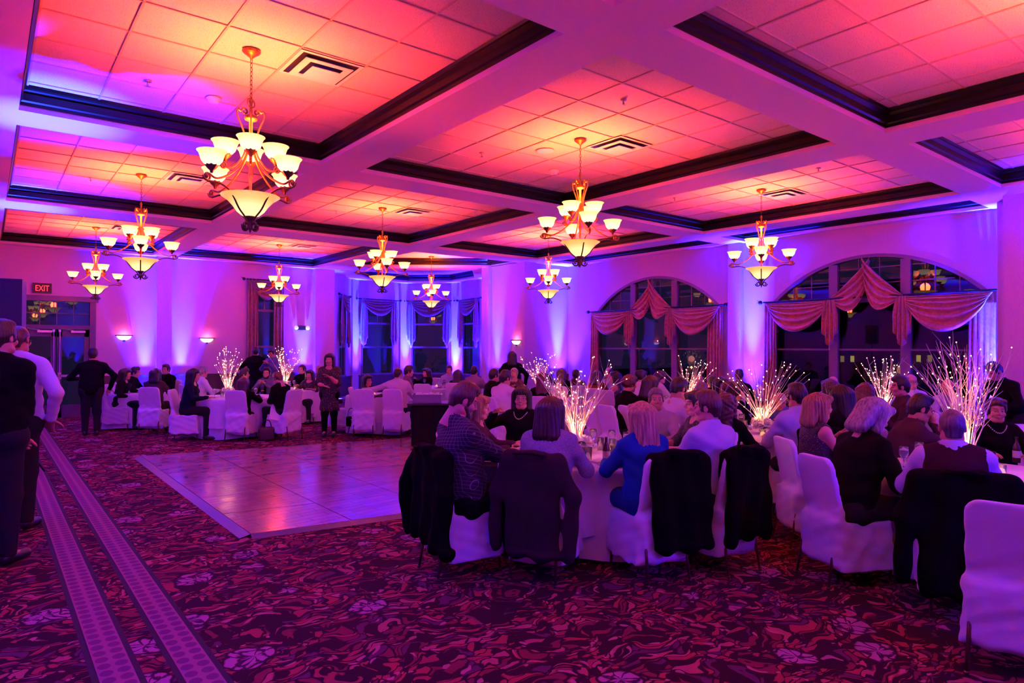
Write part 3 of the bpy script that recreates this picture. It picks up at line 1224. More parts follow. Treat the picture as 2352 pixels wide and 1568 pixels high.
def shade_mat(name, core, edge, estr):
    """frosted amber glass, lit from inside: hottest where the bulb stands low in the cup"""
    m = mat(name, (.22, .14, .06), .45)
    nt = m.node_tree
    b = nt.nodes['Principled BSDF']
    tc = node(nt, 'ShaderNodeTexCoord')
    sp = node(nt, 'ShaderNodeSeparateXYZ')
    nt.links.new(tc.outputs['Generated'], sp.inputs[0])
    lw = node(nt, 'ShaderNodeLayerWeight', Blend=.35)
    ad = node(nt, 'ShaderNodeMath', operation='MULTIPLY_ADD')
    ad.inputs[1].default_value = .35
    nt.links.new(lw.outputs['Facing'], ad.inputs[0])
    nt.links.new(sp.outputs['Z'], ad.inputs[2])
    r = node(nt, 'ShaderNodeValToRGB')
    r.color_ramp.elements[0].position, r.color_ramp.elements[0].color = .42, (*core, 1)
    r.color_ramp.elements[1].position, r.color_ramp.elements[1].color = 1.0, (*edge, 1)
    nt.links.new(ad.outputs[0], r.inputs[0])
    nt.links.new(r.outputs[0], b.inputs['Emission Color'])
    b.inputs['Emission Strength'].default_value = estr
    return m


M_cup = shade_mat('cup_glass', (1.0, .82, .45), (.85, .56, .17), 1.45)
M_bowl = shade_mat('bowl_glass', (1.0, .74, .32), (.70, .30, .04), 1.25)


def arc_pts(pts, n=6):
    """Catmull-Rom through pts"""
    P = [Vector(p) for p in pts]
    P = [P[0] * 2 - P[1]] + P + [P[-1] * 2 - P[-2]]
    out = []
    for i in range(1, len(P) - 2):
        for k in range(n):
            t = k / n
            a, b, c, d = P[i - 1], P[i], P[i + 1], P[i + 2]
            out.append(.5 * ((2 * b) + (c - a) * t + (2 * a - 5 * b + 4 * c - d) * t * t + (3 * b - a - 3 * c + d) * t ** 3))
    out.append(P[-2])
    return out


def spiral(c, ax, az, r, turns, sgn, n=14):
    """flat scroll around c in the plane of ax and az"""
    c, ax, az = Vector(c), Vector(ax), Vector(az)
    return [c + ax * (r * (1 - .7 * k / n) * math.cos(sgn * turns * 2 * PI * k / n)) + az * (r * (1 - .7 * k / n) * math.sin(sgn * turns * 2 * PI * k / n)) for k in range(n + 1)]


def make_chandelier():
    """hangs from z=0 (ceiling plane) down to -1.6"""
    t = thing('chandelier', 'x', 'chandelier', (0, 0, HC), .55, 'gold chandeliers with amber glass shades')
    MB().lathe([(.075, 0), (.078, -.012), (.07, -.022), (.045, -.04), (.018, -.062), (.010, -.075)], 20).build('canopy', M_gold, t)
    ch = MB()
    z = -.07
    k = 0
    while z > -.43:
        a = (0, 1, 0) if k % 2 else (1, 0, 0)
        pts = [Vector((a[0] * .011 * math.cos(q), a[1] * .011 * math.cos(q), z - .021 + .024 * math.sin(q))) for q in [i * PI / 4 for i in range(9)]]
        ch.tube(pts, .0032, 4)
        z -= .038
        k += 1
    ch.build('chain', M_bronze, t)
    st = MB()
    st.lathe([(.012, -.43), (.022, -.45), (.012, -.47), (.014, -.56), (.055, -.585), (.058, -.60), (.05, -.615), (.016, -.625), (.014, -.80), (.016, -.86), (.012, -1.05), (.022, -1.10), (.013, -1.15), (.013, -1.44)], 14)
    st.tube(arc_pts([(0, 0, -.42), (.035, 0, -.44), (.04, 0, -.48), (0, 0, -.51)], 4), .006, 5)
    st.tube(arc_pts([(0, 0, -.42), (-.035, 0, -.44), (-.04, 0, -.48), (0, 0, -.51)], 4), .006, 5)
    st.build('stem', M_gold, t)
    cup_prof = [(.024, 0), (.055, .012), (.083, .045), (.095, .085), (.103, .108), (.118, .125), (.113, .125), (.09, .088), (.078, .048), (.05, .018), (.02, .008)]
    cup_me = MB().lathe(cup_prof, 20, cap=False).mesh('shade', M_cup)
    hold = MB().lathe([(.010, -.055), (.014, -.035), (.03, -.02), (.044, .0), (.052, .014), (.046, .014), (.03, -.005)], 16, cap=False, flute=.1, nf=8).mesh('cup_holder', M_gold)
    holdb = MB().lathe([(.010, -.055), (.014, -.035), (.03, -.02), (.044, .0), (.052, .014), (.046, .014), (.03, -.005)], 16, cap=False, flute=.1, nf=8).mesh('cup_holder', M_bronze)
    # upper tier: heart scrolls at the top run down the stem and sweep out to a cup
    for k in range(4):
        a = PI / 4 + k * PI / 2
        u = Vector((math.cos(a), math.sin(a), 0))
        zz = Vector((0, 0, 1))

        def P(r, z):
            return u * r + zz * z
        m = MB()
        m.tube(list(reversed(spiral(P(.052, -.545), u, zz, .030, 1.1, 1))) + arc_pts([P(.105, -.52), P(.112, -.58), P(.065, -.70), P(.045, -.80), P(.055, -.92), P(.13, -1.03), P(.20, -1.045), P(.235, -1.0)], 5), .0085, 6)
        m.tube(spiral(P(.222, -1.035), u, zz, .036, 1.2, 1), .009, 6)
        arm = m.build('arm', M_gold, t)
        c = P(.205, -.945)
        child('cup_holder', hold, arm, c)
        child('shade', cup_me, arm, c)
    # lower tier: longer arms, each carried on by a strap that cradles the bowl
    for k in range(4):
        a = k * PI / 2
        u = Vector((math.cos(a), math.sin(a), 0))
        zz = Vector((0, 0, 1))

        def P(r, z):
            return u * r + zz * z
        m = MB()
        m.tube(arc_pts([P(.025, -.86), P(.08, -.99), P(.21, -1.13), P(.36, -1.21), P(.45, -1.19)], 6), .009, 6)
        m.tube(spiral(P(.465, -1.215), u, zz, .040, 1.3, -1), .010, 6)
        m.ball(P(.465, -1.215), .016, 6, 5)
        arm = m.build('arm', M_gold, t)
        c = P(.42, -1.125)
        child('cup_holder', holdb, arm, c)
        child('shade', cup_me, arm, c)
        s = MB()
        s.tube(arc_pts([P(.46, -1.255), P(.34, -1.245), P(.22, -1.29), P(.13, -1.41), P(.06, -1.475), P(.025, -1.53)], 5), .0085, 6)
        s.tube(spiral(P(.052, -1.545), u, zz, .042, 1.25, -1), .010, 6)
        s.build('strap', M_bronze, t)
    bp = [(.03, -1.47), (.075, -1.455), (.115, -1.42), (.15, -1.37), (.19, -1.325), (.248, -1.285), (.240, -1.283), (.185, -1.315), (.14, -1.365), (.105, -1.41), (.06, -1.445)]
    MB().lathe(bp, 36, cap=False, flute=.012, nf=18).build('bowl', M_bowl, t)
    f = MB().lathe([(.045, -1.455), (.05, -1.47), (.03, -1.49), (.018, -1.52), (.022, -1.55), (.012, -1.58), (.002, -1.61)], 12)
    f.build('finial', M_bronze, t)
    up = light('SPOT', 'cup_glow', (0, 0, -.98), WARM, CH_POWER, .2, t, spot_size=2.5, spot_blend=.75)
    up.rotation_euler = (PI, 0, 0)
    hot = light('SPOT', 'bulb_glow', (0, 0, -.80), AMBER, CH_POWER * .085, .14, t, spot_size=2.5, spot_blend=.8)
    hot.rotation_euler = (PI, 0, 0)
    light('POINT', 'bowl_glow', (0, 0, -1.20), WARM, CH_POWER * .085, .10, t)
    return t


CHS = [((1.815, 6.0), 'nearest gold chandelier, top left of the room'), ((5.815, 5.97), 'gold chandelier over the middle of the room with one dim cup'),
       ((9.97, 5.99), 'gold chandelier hanging in front of the near arched window'), ((5.83, 11.28), 'gold chandelier over the dance floor, above the serving cart'),
       ((1.84, 11.42), 'gold chandelier second from the camera on the left side'), ((1.89, 17.15), 'farthest gold chandelier on the left, by the exit doors'),
       ((5.89, 17.05), 'gold chandelier in front of the tall plum-curtained window'), ((10.19, 11.50), 'gold chandelier near the short wall between bay and windows'),
       ((10.01, 16.36), 'gold chandelier hanging before the bay windows'), ((5.815, .85), 'gold chandelier behind the camera in the middle'),
       ((9.97, .85), 'gold chandelier behind the camera on the right'), ((1.815, .85), 'gold chandelier behind the camera on the left')]
c0 = make_chandelier()
rec = record(c0)
for i, ((x, y), lab) in enumerate(CHS):
    rz = [.49, 1.04, .54, 1.29, 1.41, 1.47, 1.24, .85, 1.12, 0, 0, 0][i]
    if i == 0:
        c0.location = (x, y, HC)
        c0.rotation_euler = (0, 0, rz)
        c0['label'] = lab
    else:
        dup(rec, (x, y, HC), rz, lab)
# ---------------------------------------------------------------- soft surfaces (signed-distance shapes meshed by surface nets)
class Field:
    def __init__(self, lo, hi, res):
        self.lo = np.array(lo, np.float32)
        self.res = res
        n = [int(math.ceil((hi[i] - lo[i]) / res)) + 2 for i in range(3)]
        self.ax = [self.lo[i] + res * np.arange(n[i], dtype=np.float32) for i in range(3)]
        self.D = np.full(n, .08, np.float32)

    def _sl(self, lo, hi, pad):
        s = []
        for i in range(3):
            a = max(0, int((lo[i] - pad - self.lo[i]) / self.res))
            b = min(len(self.ax[i]), int((hi[i] + pad - self.lo[i]) / self.res) + 2)
            if b <= a:
                return None
            s.append(slice(a, b))
        return tuple(s)

    def _co(self, s):
        return self.ax[0][s[0]][:, None, None], self.ax[1][s[1]][None, :, None], self.ax[2][s[2]][None, None, :]

    def op(self, lo, hi, fn, k=.02, sub=False):
        pad = .08 if not sub else k + 2 * self.res
        s = self._sl(lo, hi, pad)
        if s is None:
            return self
        d = fn(*self._co(s)).astype(np.float32)
        D = self.D[s]
        if sub:
            d = -d
            h = np.clip(.5 - .5 * (D - d) / k, 0, 1)
            self.D[s] = D + (d - D) * h + k * h * (1 - h)
        else:
            h = np.clip(.5 + .5 * (D - d) / k, 0, 1)
            self.D[s] = D + (d - D) * h - k * h * (1 - h)
        return self

    def cap(self, a, b, r1, r2=None, k=.02, sub=False, sq=(1, 1, 1)):
        """tapered capsule; sq squashes space per axis (e.g. sq=(1,1.4,1) is thinner in y)"""
        r2 = r1 if r2 is None else r2
        a, b = np.array(a, np.float32), np.array(b, np.float32)
        q = np.array(sq, np.float32)
        rm = max(r1, r2) * max(1, 1 / min(sq))
        lo, hi = np.minimum(a, b) - rm, np.maximum(a, b) + rm
        ab = (b - a) * q
        L2 = float(ab @ ab) + 1e-9

        def fn(X, Y, Z):
            px, py, pz = (X - a[0]) * q[0], (Y - a[1]) * q[1], (Z - a[2]) * q[2]
            t = np.clip((px * ab[0] + py * ab[1] + pz * ab[2]) / L2, 0, 1)
            return np.sqrt((px - t * ab[0]) ** 2 + (py - t * ab[1]) ** 2 + (pz - t * ab[2]) ** 2) - (r1 + (r2 - r1) * t)
        return self.op(lo, hi, fn, k, sub)

    def ell(self, c, r, k=.02, sub=False):
        c, r = np.array(c, np.float32), np.array(r, np.float32)

        def fn(X, Y, Z):
            x, y, z = X - c[0], Y - c[1], Z - c[2]
            k0 = np.sqrt((x / r[0]) ** 2 + (y / r[1]) ** 2 + (z / r[2]) ** 2)
            k1 = np.sqrt((x / r[0] ** 2) ** 2 + (y / r[1] ** 2) ** 2 + (z / r[2] ** 2) ** 2) + 1e-6
            return k0 * (k0 - 1) / k1
        return self.op(c - r, c + r, fn, k, sub)

    def box(self, c, h, rad=.02, k=.02, sub=False):
        c, h = np.array(c, np.float32), np.array(h, np.float32)

        def fn(X, Y, Z):
            x, y, z = np.abs(X - c[0]) - h[0] + rad, np.abs(Y - c[1]) - h[1] + rad, np.abs(Z - c[2]) - h[2] + rad
            return np.sqrt(np.maximum(x, 0) ** 2 + np.maximum(y, 0) ** 2 + np.maximum(z, 0) ** 2) + np.minimum(np.maximum(x, np.maximum(y, z)), 0) - rad
        return self.op(c - h, c + h, fn, k, sub)

    def cut(self, fn):
        """keep only where fn(X,Y,Z) <= 0"""
        s = tuple(slice(0, len(a)) for a in self.ax)
        self.D = np.maximum(self.D, fn(*self._co(s)).astype(np.float32))
        return self

    def warp(self, fn):
        s = tuple(slice(0, len(a)) for a in self.ax)
        self.D = self.D + fn(*self._co(s)).astype(np.float32)
        return self

    def mesh(self, M=None):
        D = self.D
        nx, ny, nz = D.shape
        S = np.zeros((nx - 1, ny - 1, nz - 1, 3), np.float32)
        C = np.zeros((nx - 1, ny - 1, nz - 1), np.float32)
        ins = D < 0
        quads = []
        edges = []
        for ax in range(3):
            sa = [slice(None)] * 3
            sb = [slice(None)] * 3
            sa[ax] = slice(0, -1)
            sb[ax] = slice(1, None)
            a, b = D[tuple(sa)], D[tuple(sb)]
            cr = ins[tuple(sa)] != ins[tuple(sb)]
            idx = np.argwhere(cr)
            if not len(idx):
                continue
            av, bv = a[cr], b[cr]
            t = av / (av - bv)
            pos = idx.astype(np.float32)
            pos[:, ax] += t
            o1, o2 = [q for q in range(3) if q != ax]
            for d1 in (0, 1):
                for d2 in (0, 1):
                    ci = idx.copy()
                    ci[:, o1] -= d1
                    ci[:, o2] -= d2
                    ok = (ci[:, o1] >= 0) & (ci[:, o2] >= 0) & (ci[:, 0] < nx - 1) & (ci[:, 1] < ny - 1) & (ci[:, 2] < nz - 1)
                    cc = ci[ok]
                    S[cc[:, 0], cc[:, 1], cc[:, 2]] += pos[ok]
                    C[cc[:, 0], cc[:, 1], cc[:, 2]] += 1
            edges.append((ax, idx, av < 0))
        vi = np.full(C.shape, -1, np.int64)
        occ = np.argwhere(C > 0)
        vi[C > 0] = np.arange(len(occ))
        V = S[C > 0] / C[C > 0][:, None] * self.res + self.lo
        for ax, idx, neg in edges:
            o1, o2 = [(1, 2), (2, 0), (0, 1)][ax]
            ok = (idx[:, o1] > 0) & (idx[:, o2] > 0) & (idx[:, o1] < C.shape[o1]) & (idx[:, o2] < C.shape[o2])
            e, n_ = idx[ok], neg[ok]

            def g(d1, d2):
                c = e.copy()
                c[:, o1] -= d1
                c[:, o2] -= d2
                return vi[c[:, 0], c[:, 1], c[:, 2]]
            q = np.stack([g(1, 1), g(0, 1), g(0, 0), g(1, 0)], 1)
            q[~n_] = q[~n_][:, ::-1]
            quads.append(q)
        Q = np.concatenate(quads) if quads else np.zeros((0, 4), np.int64)
        Q = Q[(Q >= 0).all(1)]
        if M is not None:
            R = np.array(M.to_3x3())
            V = V @ R.T + np.array(M.translation)
        return V, Q


class SM:
    """stack of soft meshes -> one Blender mesh"""

    def __init__(self):
        self.V, self.Q, self.m, self.n = [], [], [], 0

    def add(self, VQ, mi=0):
        V, Q = VQ
        self.V.append(V)
        self.Q.append(Q + self.n)
        self.m.append(np.full(len(Q), mi, np.int32) if np.isscalar(mi) else mi)
        self.n += len(V)
        return self

    def mb(self, mb, mi=0, M=None):
        """adds a MB (quads/tris kept as is)"""
        V = np.array([tuple((M @ Vector(v)) if M is not None else v) for v in mb.v], np.float32)
        Q = np.array([f if len(f) == 4 else (f[0], f[1], f[2], f[2]) for f in mb.f if len(f) in (3, 4)], np.int64)
        return self.add((V, Q), mi)

    def mesh(self, name, mats):
        V = np.concatenate(self.V)
        Q = np.concatenate(self.Q)
        mi = np.concatenate(self.m)
        tri = Q[:, 2] == Q[:, 3]
        me = bpy.data.meshes.new(name)
        me.vertices.add(len(V))
        me.vertices.foreach_set('co', V.astype(np.float32).ravel())
        cnt = np.where(tri, 3, 4)
        loops = np.concatenate([q[:c] for q, c in zip(Q, cnt)]) if tri.any() else Q.ravel()
        me.loops.add(int(cnt.sum()))
        me.loops.foreach_set('vertex_index', loops.astype(np.int32))
        me.polygons.add(len(Q))
        st = np.concatenate([[0], np.cumsum(cnt)[:-1]])
        me.polygons.foreach_set('loop_start', st.astype(np.int32))
        me.polygons.foreach_set('material_index', mi.astype(np.int32))
        me.polygons.foreach_set('use_smooth', np.ones(len(Q), bool))
        for m in (mats if isinstance(mats, (list, tuple)) else [mats]):
            me.materials.append(m)
        me.update(calc_edges=True)
        return me

    def build(self, name, mats, parent=None):
        return child(name, self.mesh(name, mats), parent) if parent is not None else None


def soft(field, name, m, parent):
    return SM().add(field.mesh()).build(name, m, parent)
# ---------------------------------------------------------------- covered banquet chairs
M_cover = mat('white_chair_cover', (.74, .60, .72), .75, sheen=.2, bump=(60, .15))
M_leg = mat('bronze_leg', (.16, .07, .05), .35, .7)
M_cloth = mat('white_tablecloth', (.76, .62, .72), .8, bump=(40, .15))


def chair_field(seed, res):
    rn = random.Random(seed)
    f = Field((-.33, -.42, .06), (.33, .32, 1.02), res)

    def skirt(X, Y, Z):
        fl_ = 1 + .38 * np.clip(.46 - Z, 0, 1)
        x, y = np.abs(X) / fl_ - .205 + .03, np.abs(Y + .0) / fl_ - .215 + .03
        d = np.sqrt(np.maximum(x, 0) ** 2 + np.maximum(y, 0) ** 2) + np.minimum(np.maximum(x, y), 0) - .03
        return np.maximum(d, np.maximum(Z - .475, .135 + .007 * np.sin(9 * X + seed) - Z))

    def back(X, Y, Z):
        yc = -.195 - .22 * (Z - .45)
        w = .195 + .02 * (.95 - Z)
        x, z = np.abs(X) - w + .075, np.abs(Z - .66) - .29 + .075
        d2 = np.sqrt(np.maximum(x, 0) ** 2 + np.maximum(z, 0) ** 2) + np.minimum(np.maximum(x, z), 0) - .075
        dy = np.abs(Y - yc) - .026
        return np.sqrt(np.maximum(d2 + .015, 0) ** 2 + np.maximum(dy + .015, 0) ** 2) + np.minimum(np.maximum(d2 + .015, dy + .015), 0) - .015
    f.op((-.24, -.26, .14), (.24, .26, .48), skirt, .02)
    f.op((-.22, -.34, .37), (.22, -.15, .96), back, .05)
    f.box((0, -.245, .33), (.195, .045, .17), .03, .06)
    ph = [rn.uniform(0, 6.28) for _ in range(6)]
    f.warp(lambda X, Y, Z: np.where(Z < .62, 1, .35) * (.0045 * np.sin(40 * X + 16 * Z + ph[0]) * np.sin(19 * Z + ph[1] + 6 * Y) + .004 * np.sin(34 * Y - 26 * Z + ph[2] + 8 * X) + .003 * np.sin(62 * Z - 30 * X + 25 * Y + ph[3])))
    return f


def chair_legs():
    out = []
    for sx in (-1, 1):
        for sy in (-1, 1):
            m = MB()
            y1 = .19 if sy > 0 else -.25
            y0 = .215 if sy > 0 else -.32
            m.tube([(sx * .17, y1, .40), (sx * .185, y0, .0)], [.014, .010], 8)
            m.lathe([(.012, 0), (.014, .012), (.012, .02)], 8, (sx * .185, y0, 0))
            out.append(m.mesh('leg', M_leg))
    return out


COVERS = [SM().add(chair_field(s, .014).mesh()).mesh('cover', M_cover) for s in (1, 2, 3, 4)]
LEGS = chair_legs()
NCH = 0


def chair(x, y, rz, label, group='white covered banquet chairs', var=None):
    global NCH
    t = thing('banquet_chair', label, 'chair', (x, y, 0), rz, group)
    child('cover', COVERS[(NCH if var is None else var) % 4], t)
    for l in LEGS:
        child('leg', l, t)
    NCH += 1
    return t


def coat(ch, seed, m, label, length=.55, sleeves=True, shift=0, wide=.25, lapels=True):
    """a coat hung over the back of chair ch"""
    rn = random.Random(seed)
    f = Field((-.48, -.52, .12), (.48, .02, 1.05), .018)
    zb = .96 - length
    f.box((shift, -.275, .93), (wide - .01, .06, .05), .045, .03)
    f.box((shift, -.325, (zb + .95) / 2), (wide, .042, (.95 - zb) / 2), .035, .04)
    f.box((shift, -.225, .82), (wide - .02, .03, .13), .025, .03)
    if sleeves:
        for g in (-1, 1):
            j = rn.uniform(-.03, .03)
            f.cap((shift + g * (wide - .02), -.29, .90), (shift + g * (wide + .07), -.33 + j, .66), .062, .058, .04)
            f.cap((shift + g * (wide + .07), -.33 + j, .66), (shift + g * (wide + .06), -.33 + j, max(.25, zb + .02)), .058, .05, .04)
    f.box((shift, -.335, .965), (.12, .05, .03), .02, .03)
    ph = [rn.uniform(0, 6.28) for _ in range(5)]
    f.warp(lambda X, Y, Z: (.006 + .016 * np.clip(.95 - Z, 0, 1)) * np.sin(30 * X + ph[0] + 2 * np.sin(4 * Z + ph[1])) + .006 * np.sin(21 * Z + 9 * X + ph[2]) + np.where(Z < zb + .06, .02 * np.sin(6 * X + ph[3]), 0))
    t = thing('coat', label, 'coat', tuple(ch.location), ch.rotation_euler[2])
    soft(f, 'body', m, t)
    if lapels:
        b = MB()
        b.tube([(shift - .13, -.375, .97), (shift, -.385, .985), (shift + .13, -.375, .97)], .012, 6)
        b.build('collar', m, t)
    return t


# ---------------------------------------------------------------- round tables
TABLES = {}


def cloth_mesh(r, zt, zb, amp, nf, seed, n=96):
    rn = random.Random(seed)
    ph = rn.uniform(0, 6.28)
    mb = MB()
    prof = [(.0, zt), (r * .5, zt), (r * .97, zt), (r, zt - .006), (r + .012, zt - .03)]
    k = 7
    for i in range(1, k + 1):
        prof.append((r + .012, zt - .03 - (zt - .03 - zb) * i / k))
    vs, fs = [], []
    for j, (q, z) in enumerate(prof):
        w = max(0, (zt - .02 - z) / (zt - zb))
        for i in range(n):
            a = 2 * PI * i / n
            rr = q + w ** .8 * amp * (.75 * math.sin(nf * a + ph + .5 * math.sin(3 * a)) + .35 * math.sin((nf * 2 - 3) * a + 2 * ph) + .5)
            zz = z - (.018 * w * math.sin(4 * a + ph))
            vs.append((rr * math.cos(a), rr * math.sin(a), zz))
    for j in range(len(prof) - 1):
        for i in range(n):
            i2 = (i + 1) % n
            fs.append((j * n + i, (j + 1) * n + i, (j + 1) * n + i2, j * n + i2))
    return mb.add(vs, fs)


def table(key, u, d, desc, r=.76, seed=1):
    p = at(u, 800, d)
    t = thing('banquet_table', 'round banquet table under the cloth ' + desc, 'table', (p.x, p.y, 0), 0, 'round banquet tables')
    MB().lathe([(r - .01, .725), (r, .73), (r, .745), (r - .01, .75)], 40).build('tabletop', mat('plywood', (.3, .18, .1), .6), t)
    for a in range(4):
        q = a * PI / 2 + .4
        MB().tube([(.45 * math.cos(q), .45 * math.sin(q), .725), (.5 * math.cos(q), .5 * math.sin(q), 0)], .016, 6).build('leg', M_leg, t)
    c = thing('tablecloth', 'white cloth draped over the round table ' + desc, 'tablecloth', (p.x, p.y, 0), seed * .37, 'white round tablecloths')
    cloth_mesh(r, .758, .24, .035, 13, seed).build('top_cloth', M_cloth, c)
    cloth_mesh(r - .015, .735, .025, .02, 11, seed + 9).build('under_cloth', M_cloth, c)
    TABLES[key] = (p.x, p.y, r, desc)
    return p


table('T1', 1345, 6.2, 'in the centre foreground with the tall lit branches', .80, 1)
table('T2', 1752, 7.8, 'holding the fullest spray of lit branches', .78, 2)
table('T3', 2230, 5.35, 'at the right edge with the beer bottle', .80, 3)
table('T4', 1580, 11.0, 'beyond the crew-cut man', .76, 4)
table('T5', 2030, 9.6, 'close to the near arched window', .76, 5)
table('T6', 1240, 13.6, 'by the short wall beside the bay', .76, 6)
table('T7', 540, 13.2, 'left of the dance floor with glowing branches', .80, 7)
table('T8', 678, 15.7, 'behind the standing woman in the dark dress', .76, 8)
table('T9', 318, 14.6, 'farthest left below the first sconce', .76, 9)
table('T10', 882, 13.9, 'where the bald man stretches his arm', .76, 10)
table('T11', 985, 16.6, 'at the mouth of the bay', .76, 11)
table('T12', 2420, 8.2, 'at the right edge by the near pier', .76, 12)

# ---------------------------------------------------------------- lit branch centrepieces
M_branch = mat('pale_branch', (.82, .66, .56), .7, noise=(25, .3))
M_bulb = mat('fairy_bulb', (1, .9, .6), .4, emit=(1.0, .62, .38), estr=5)
M_petal = mat('white_petal', (.80, .72, .66), .7, sheen=.3)
M_leafy = mat('dusty_leaf', (.22, .28, .16), .7)
M_clear = bpy.data.materials.new('clear_glass')
M_clear.use_nodes = True
_b = M_clear.node_tree.nodes['Principled BSDF']
_b.inputs['Base Color'].default_value = (.95, .95, 1, 1)
_b.inputs['Roughness'].default_value = .03
_b.inputs['Transmission Weight'].default_value = .92
_b.inputs['IOR'].default_value = 1.3
MATS['clear_glass'] = M_clear


def rose_mesh(seed):
    rn = random.Random(seed)
    mb = MB()
    mb.ball((0, 0, 0), .024, 8, 6)
    for ring, (k, r, h, tl) in enumerate(((4, .022, .016, .2), (5, .033, .010, .55), (6, .045, -.004, .95))):
        for i in range(k):
            a = 2 * PI * i / k + ring * .5 + rn.uniform(-.1, .1)

            def f(u, v, a=a, r=r, h=h, tl=tl):
                q = a + (u - .5) * 1.5
                rr = r * (.55 + .5 * v) + .012 * tl * v
                return (rr * math.cos(q), rr * math.sin(q), -.02 + (.045 + h) * v - .025 * tl * v * v - .012 * (2 * u - 1) ** 2 * v)
            mb.grid(f, 4, 3)
    return mb.mesh('rose', M_petal)


ROSES = [rose_mesh(s) for s in (1, 2)]


def branch(rn, spread, height, thick, twig):
    """one branch from the vase up and out, with side twigs; returns its mesh builder and bulb spots"""
    mb = MB()
    a = rn.uniform(0, 6.28)
    sp = spread * rn.uniform(.15, 1.0) ** .8
    h = height * rn.uniform(.62, 1.0)
    b0 = Vector((.03 * math.cos(a), .03 * math.sin(a), 0))
    pts = [b0]
    k = 7
    wob = Vector((0, 0, 0))
    for i in range(1, k + 1):
        t = i / k
        wob += Vector((rn.uniform(-1, 1), rn.uniform(-1, 1), 0)) * .014 * height
        pts.append(b0 + Vector((math.cos(a) * sp * t ** 1.35, math.sin(a) * sp * t ** 1.35, h * t * (1 - .10 * t * sp / spread))) + wob)
    mb.tube(pts, [thick * (1 - .8 * i / k) + .0008 for i in range(k + 1)], 4)
    spots = [pts[i].lerp(pts[i + 1], rn.random()) for i in range(1, k) if rn.random() < .42] + [pts[-1]]
    for _ in range(twig):
        i = rn.randint(2, k - 1)
        p = pts[i]
        d = (pts[i] - pts[i - 1]).normalized()
        o = Vector((rn.uniform(-1, 1), rn.uniform(-1, 1), rn.uniform(-.2, .9)))
        e = (d * .8 + o * .75).normalized() * height * rn.uniform(.10, .24)
        q = p + e * .55 + Vector((rn.uniform(-1, 1), rn.uniform(-1, 1), rn.uniform(0, 1))) * .012
        mb.tube([p, q, p + e], [thick * .5, thick * .35, .0008], 4)
        if rn.random() < .4:
            spots.append(p + e * rn.uniform(.5, 1))
    return mb, spots


def centrepiece(tab, u, d, height, spread, n, twig, lab, seed, thick=.0045, bulbs=1.0, power=5, glassy=True, fl_n=8):
    x, y, r, _ = TABLES[tab]
    if u is not None:
        p = at(u, 800, d)
        x, y = p.x, p.y
    t = thing('centerpiece', lab, 'centerpiece', (x, y, .758), seed * 1.3, 'lit branch centerpieces')
    rn = random.Random(seed)
    MB().lathe([(.055, 0), (.06, .006), (.014, .018), (.012, .05), (.05, .07), (.085, .10), (.09, .115), (.08, .112), (.045, .08)], 18, cap=False).build('bowl', M_clear, t)
    MB().ball((0, 0, .115), .075, 12, 8, sq=(1, 1, .6)).build('moss', M_leafy, t)
    for i in range(fl_n):
        a = 2 * PI * i / fl_n + rn.uniform(-.2, .2)
        rr = .078 if i % 2 else .10
        o = child('rose', ROSES[i % 2], t, (rr * math.cos(a), rr * math.sin(a), .125 + rn.uniform(-.015, .025)), a)
        o.rotation_euler = (rn.uniform(-.2, .2), .8 + rn.uniform(-.2, .2), a)
        o.scale = (1.15, 1.15, 1.15)
    spots = []
    for i in range(n):
        mb, s = branch(rn, spread, height, thick * rn.uniform(.7, 1.2), twig)
        mb.build('branch', M_branch, t, loc=(0, 0, .10))
        spots += s
    lm = MB()
    for s in spots:
        if rn.random() < bulbs:
            lm.ball((s.x, s.y, s.z + .10), .0042 * (1 + .055 * d), 6, 4)
    tag(lm.build('fairy_lights', M_bulb, t), 'tiny warm bulbs on the branches', kind='stuff')
    light('POINT', 'fairy_glow', (0, 0, .26), (1, .34, .15), power * 1.1, .05, t)
    light('POINT', 'twig_glow', (0, 0, height * .62), (1, .30, .2), power * .45, .12, t)
    return t


centrepiece('T1', 1325, 6.35, .86, .46, 32, 6, 'tall spray of forked lit branches over white flowers in the centre foreground', 3, .0052, .4, 6)
centrepiece('T2', None, 7.8, .80, .62, 46, 1, 'wide fan of fine lit branches standing in a bowl of white roses', 4, .0036, .4, 7, fl_n=10)
centrepiece('T3', 2222, 5.5, 1.10, .42, 34, 5, 'dense thicket of pale forked branches at the right edge', 5, .006, .32, 6)
centrepiece('T4', None, 11.0, .80, .46, 26, 2, 'lit branches behind the crew-cut man', 6, .0042, .9, 5)
centrepiece('T5', None, 9.6, .84, .34, 30, 1, 'narrow upright lit branches before the near arched window', 7, .004, .9, 5)
centrepiece('T6', None, 13.6, .86, .42, 26, 1, 'lit branches in front of the short wall beside the bay', 8, .0042, 1.0, 5)
centrepiece('T7', 525, 13.2, .92, .26, 26, 1, 'tight bundle of lit branches on the left table', 9, .0042, 1.0, 6)
centrepiece('T8', 655, 15.7, .95, .34, 26, 1, 'lit branches below the tall plum-curtained window', 10, .0042, 1.0, 6)

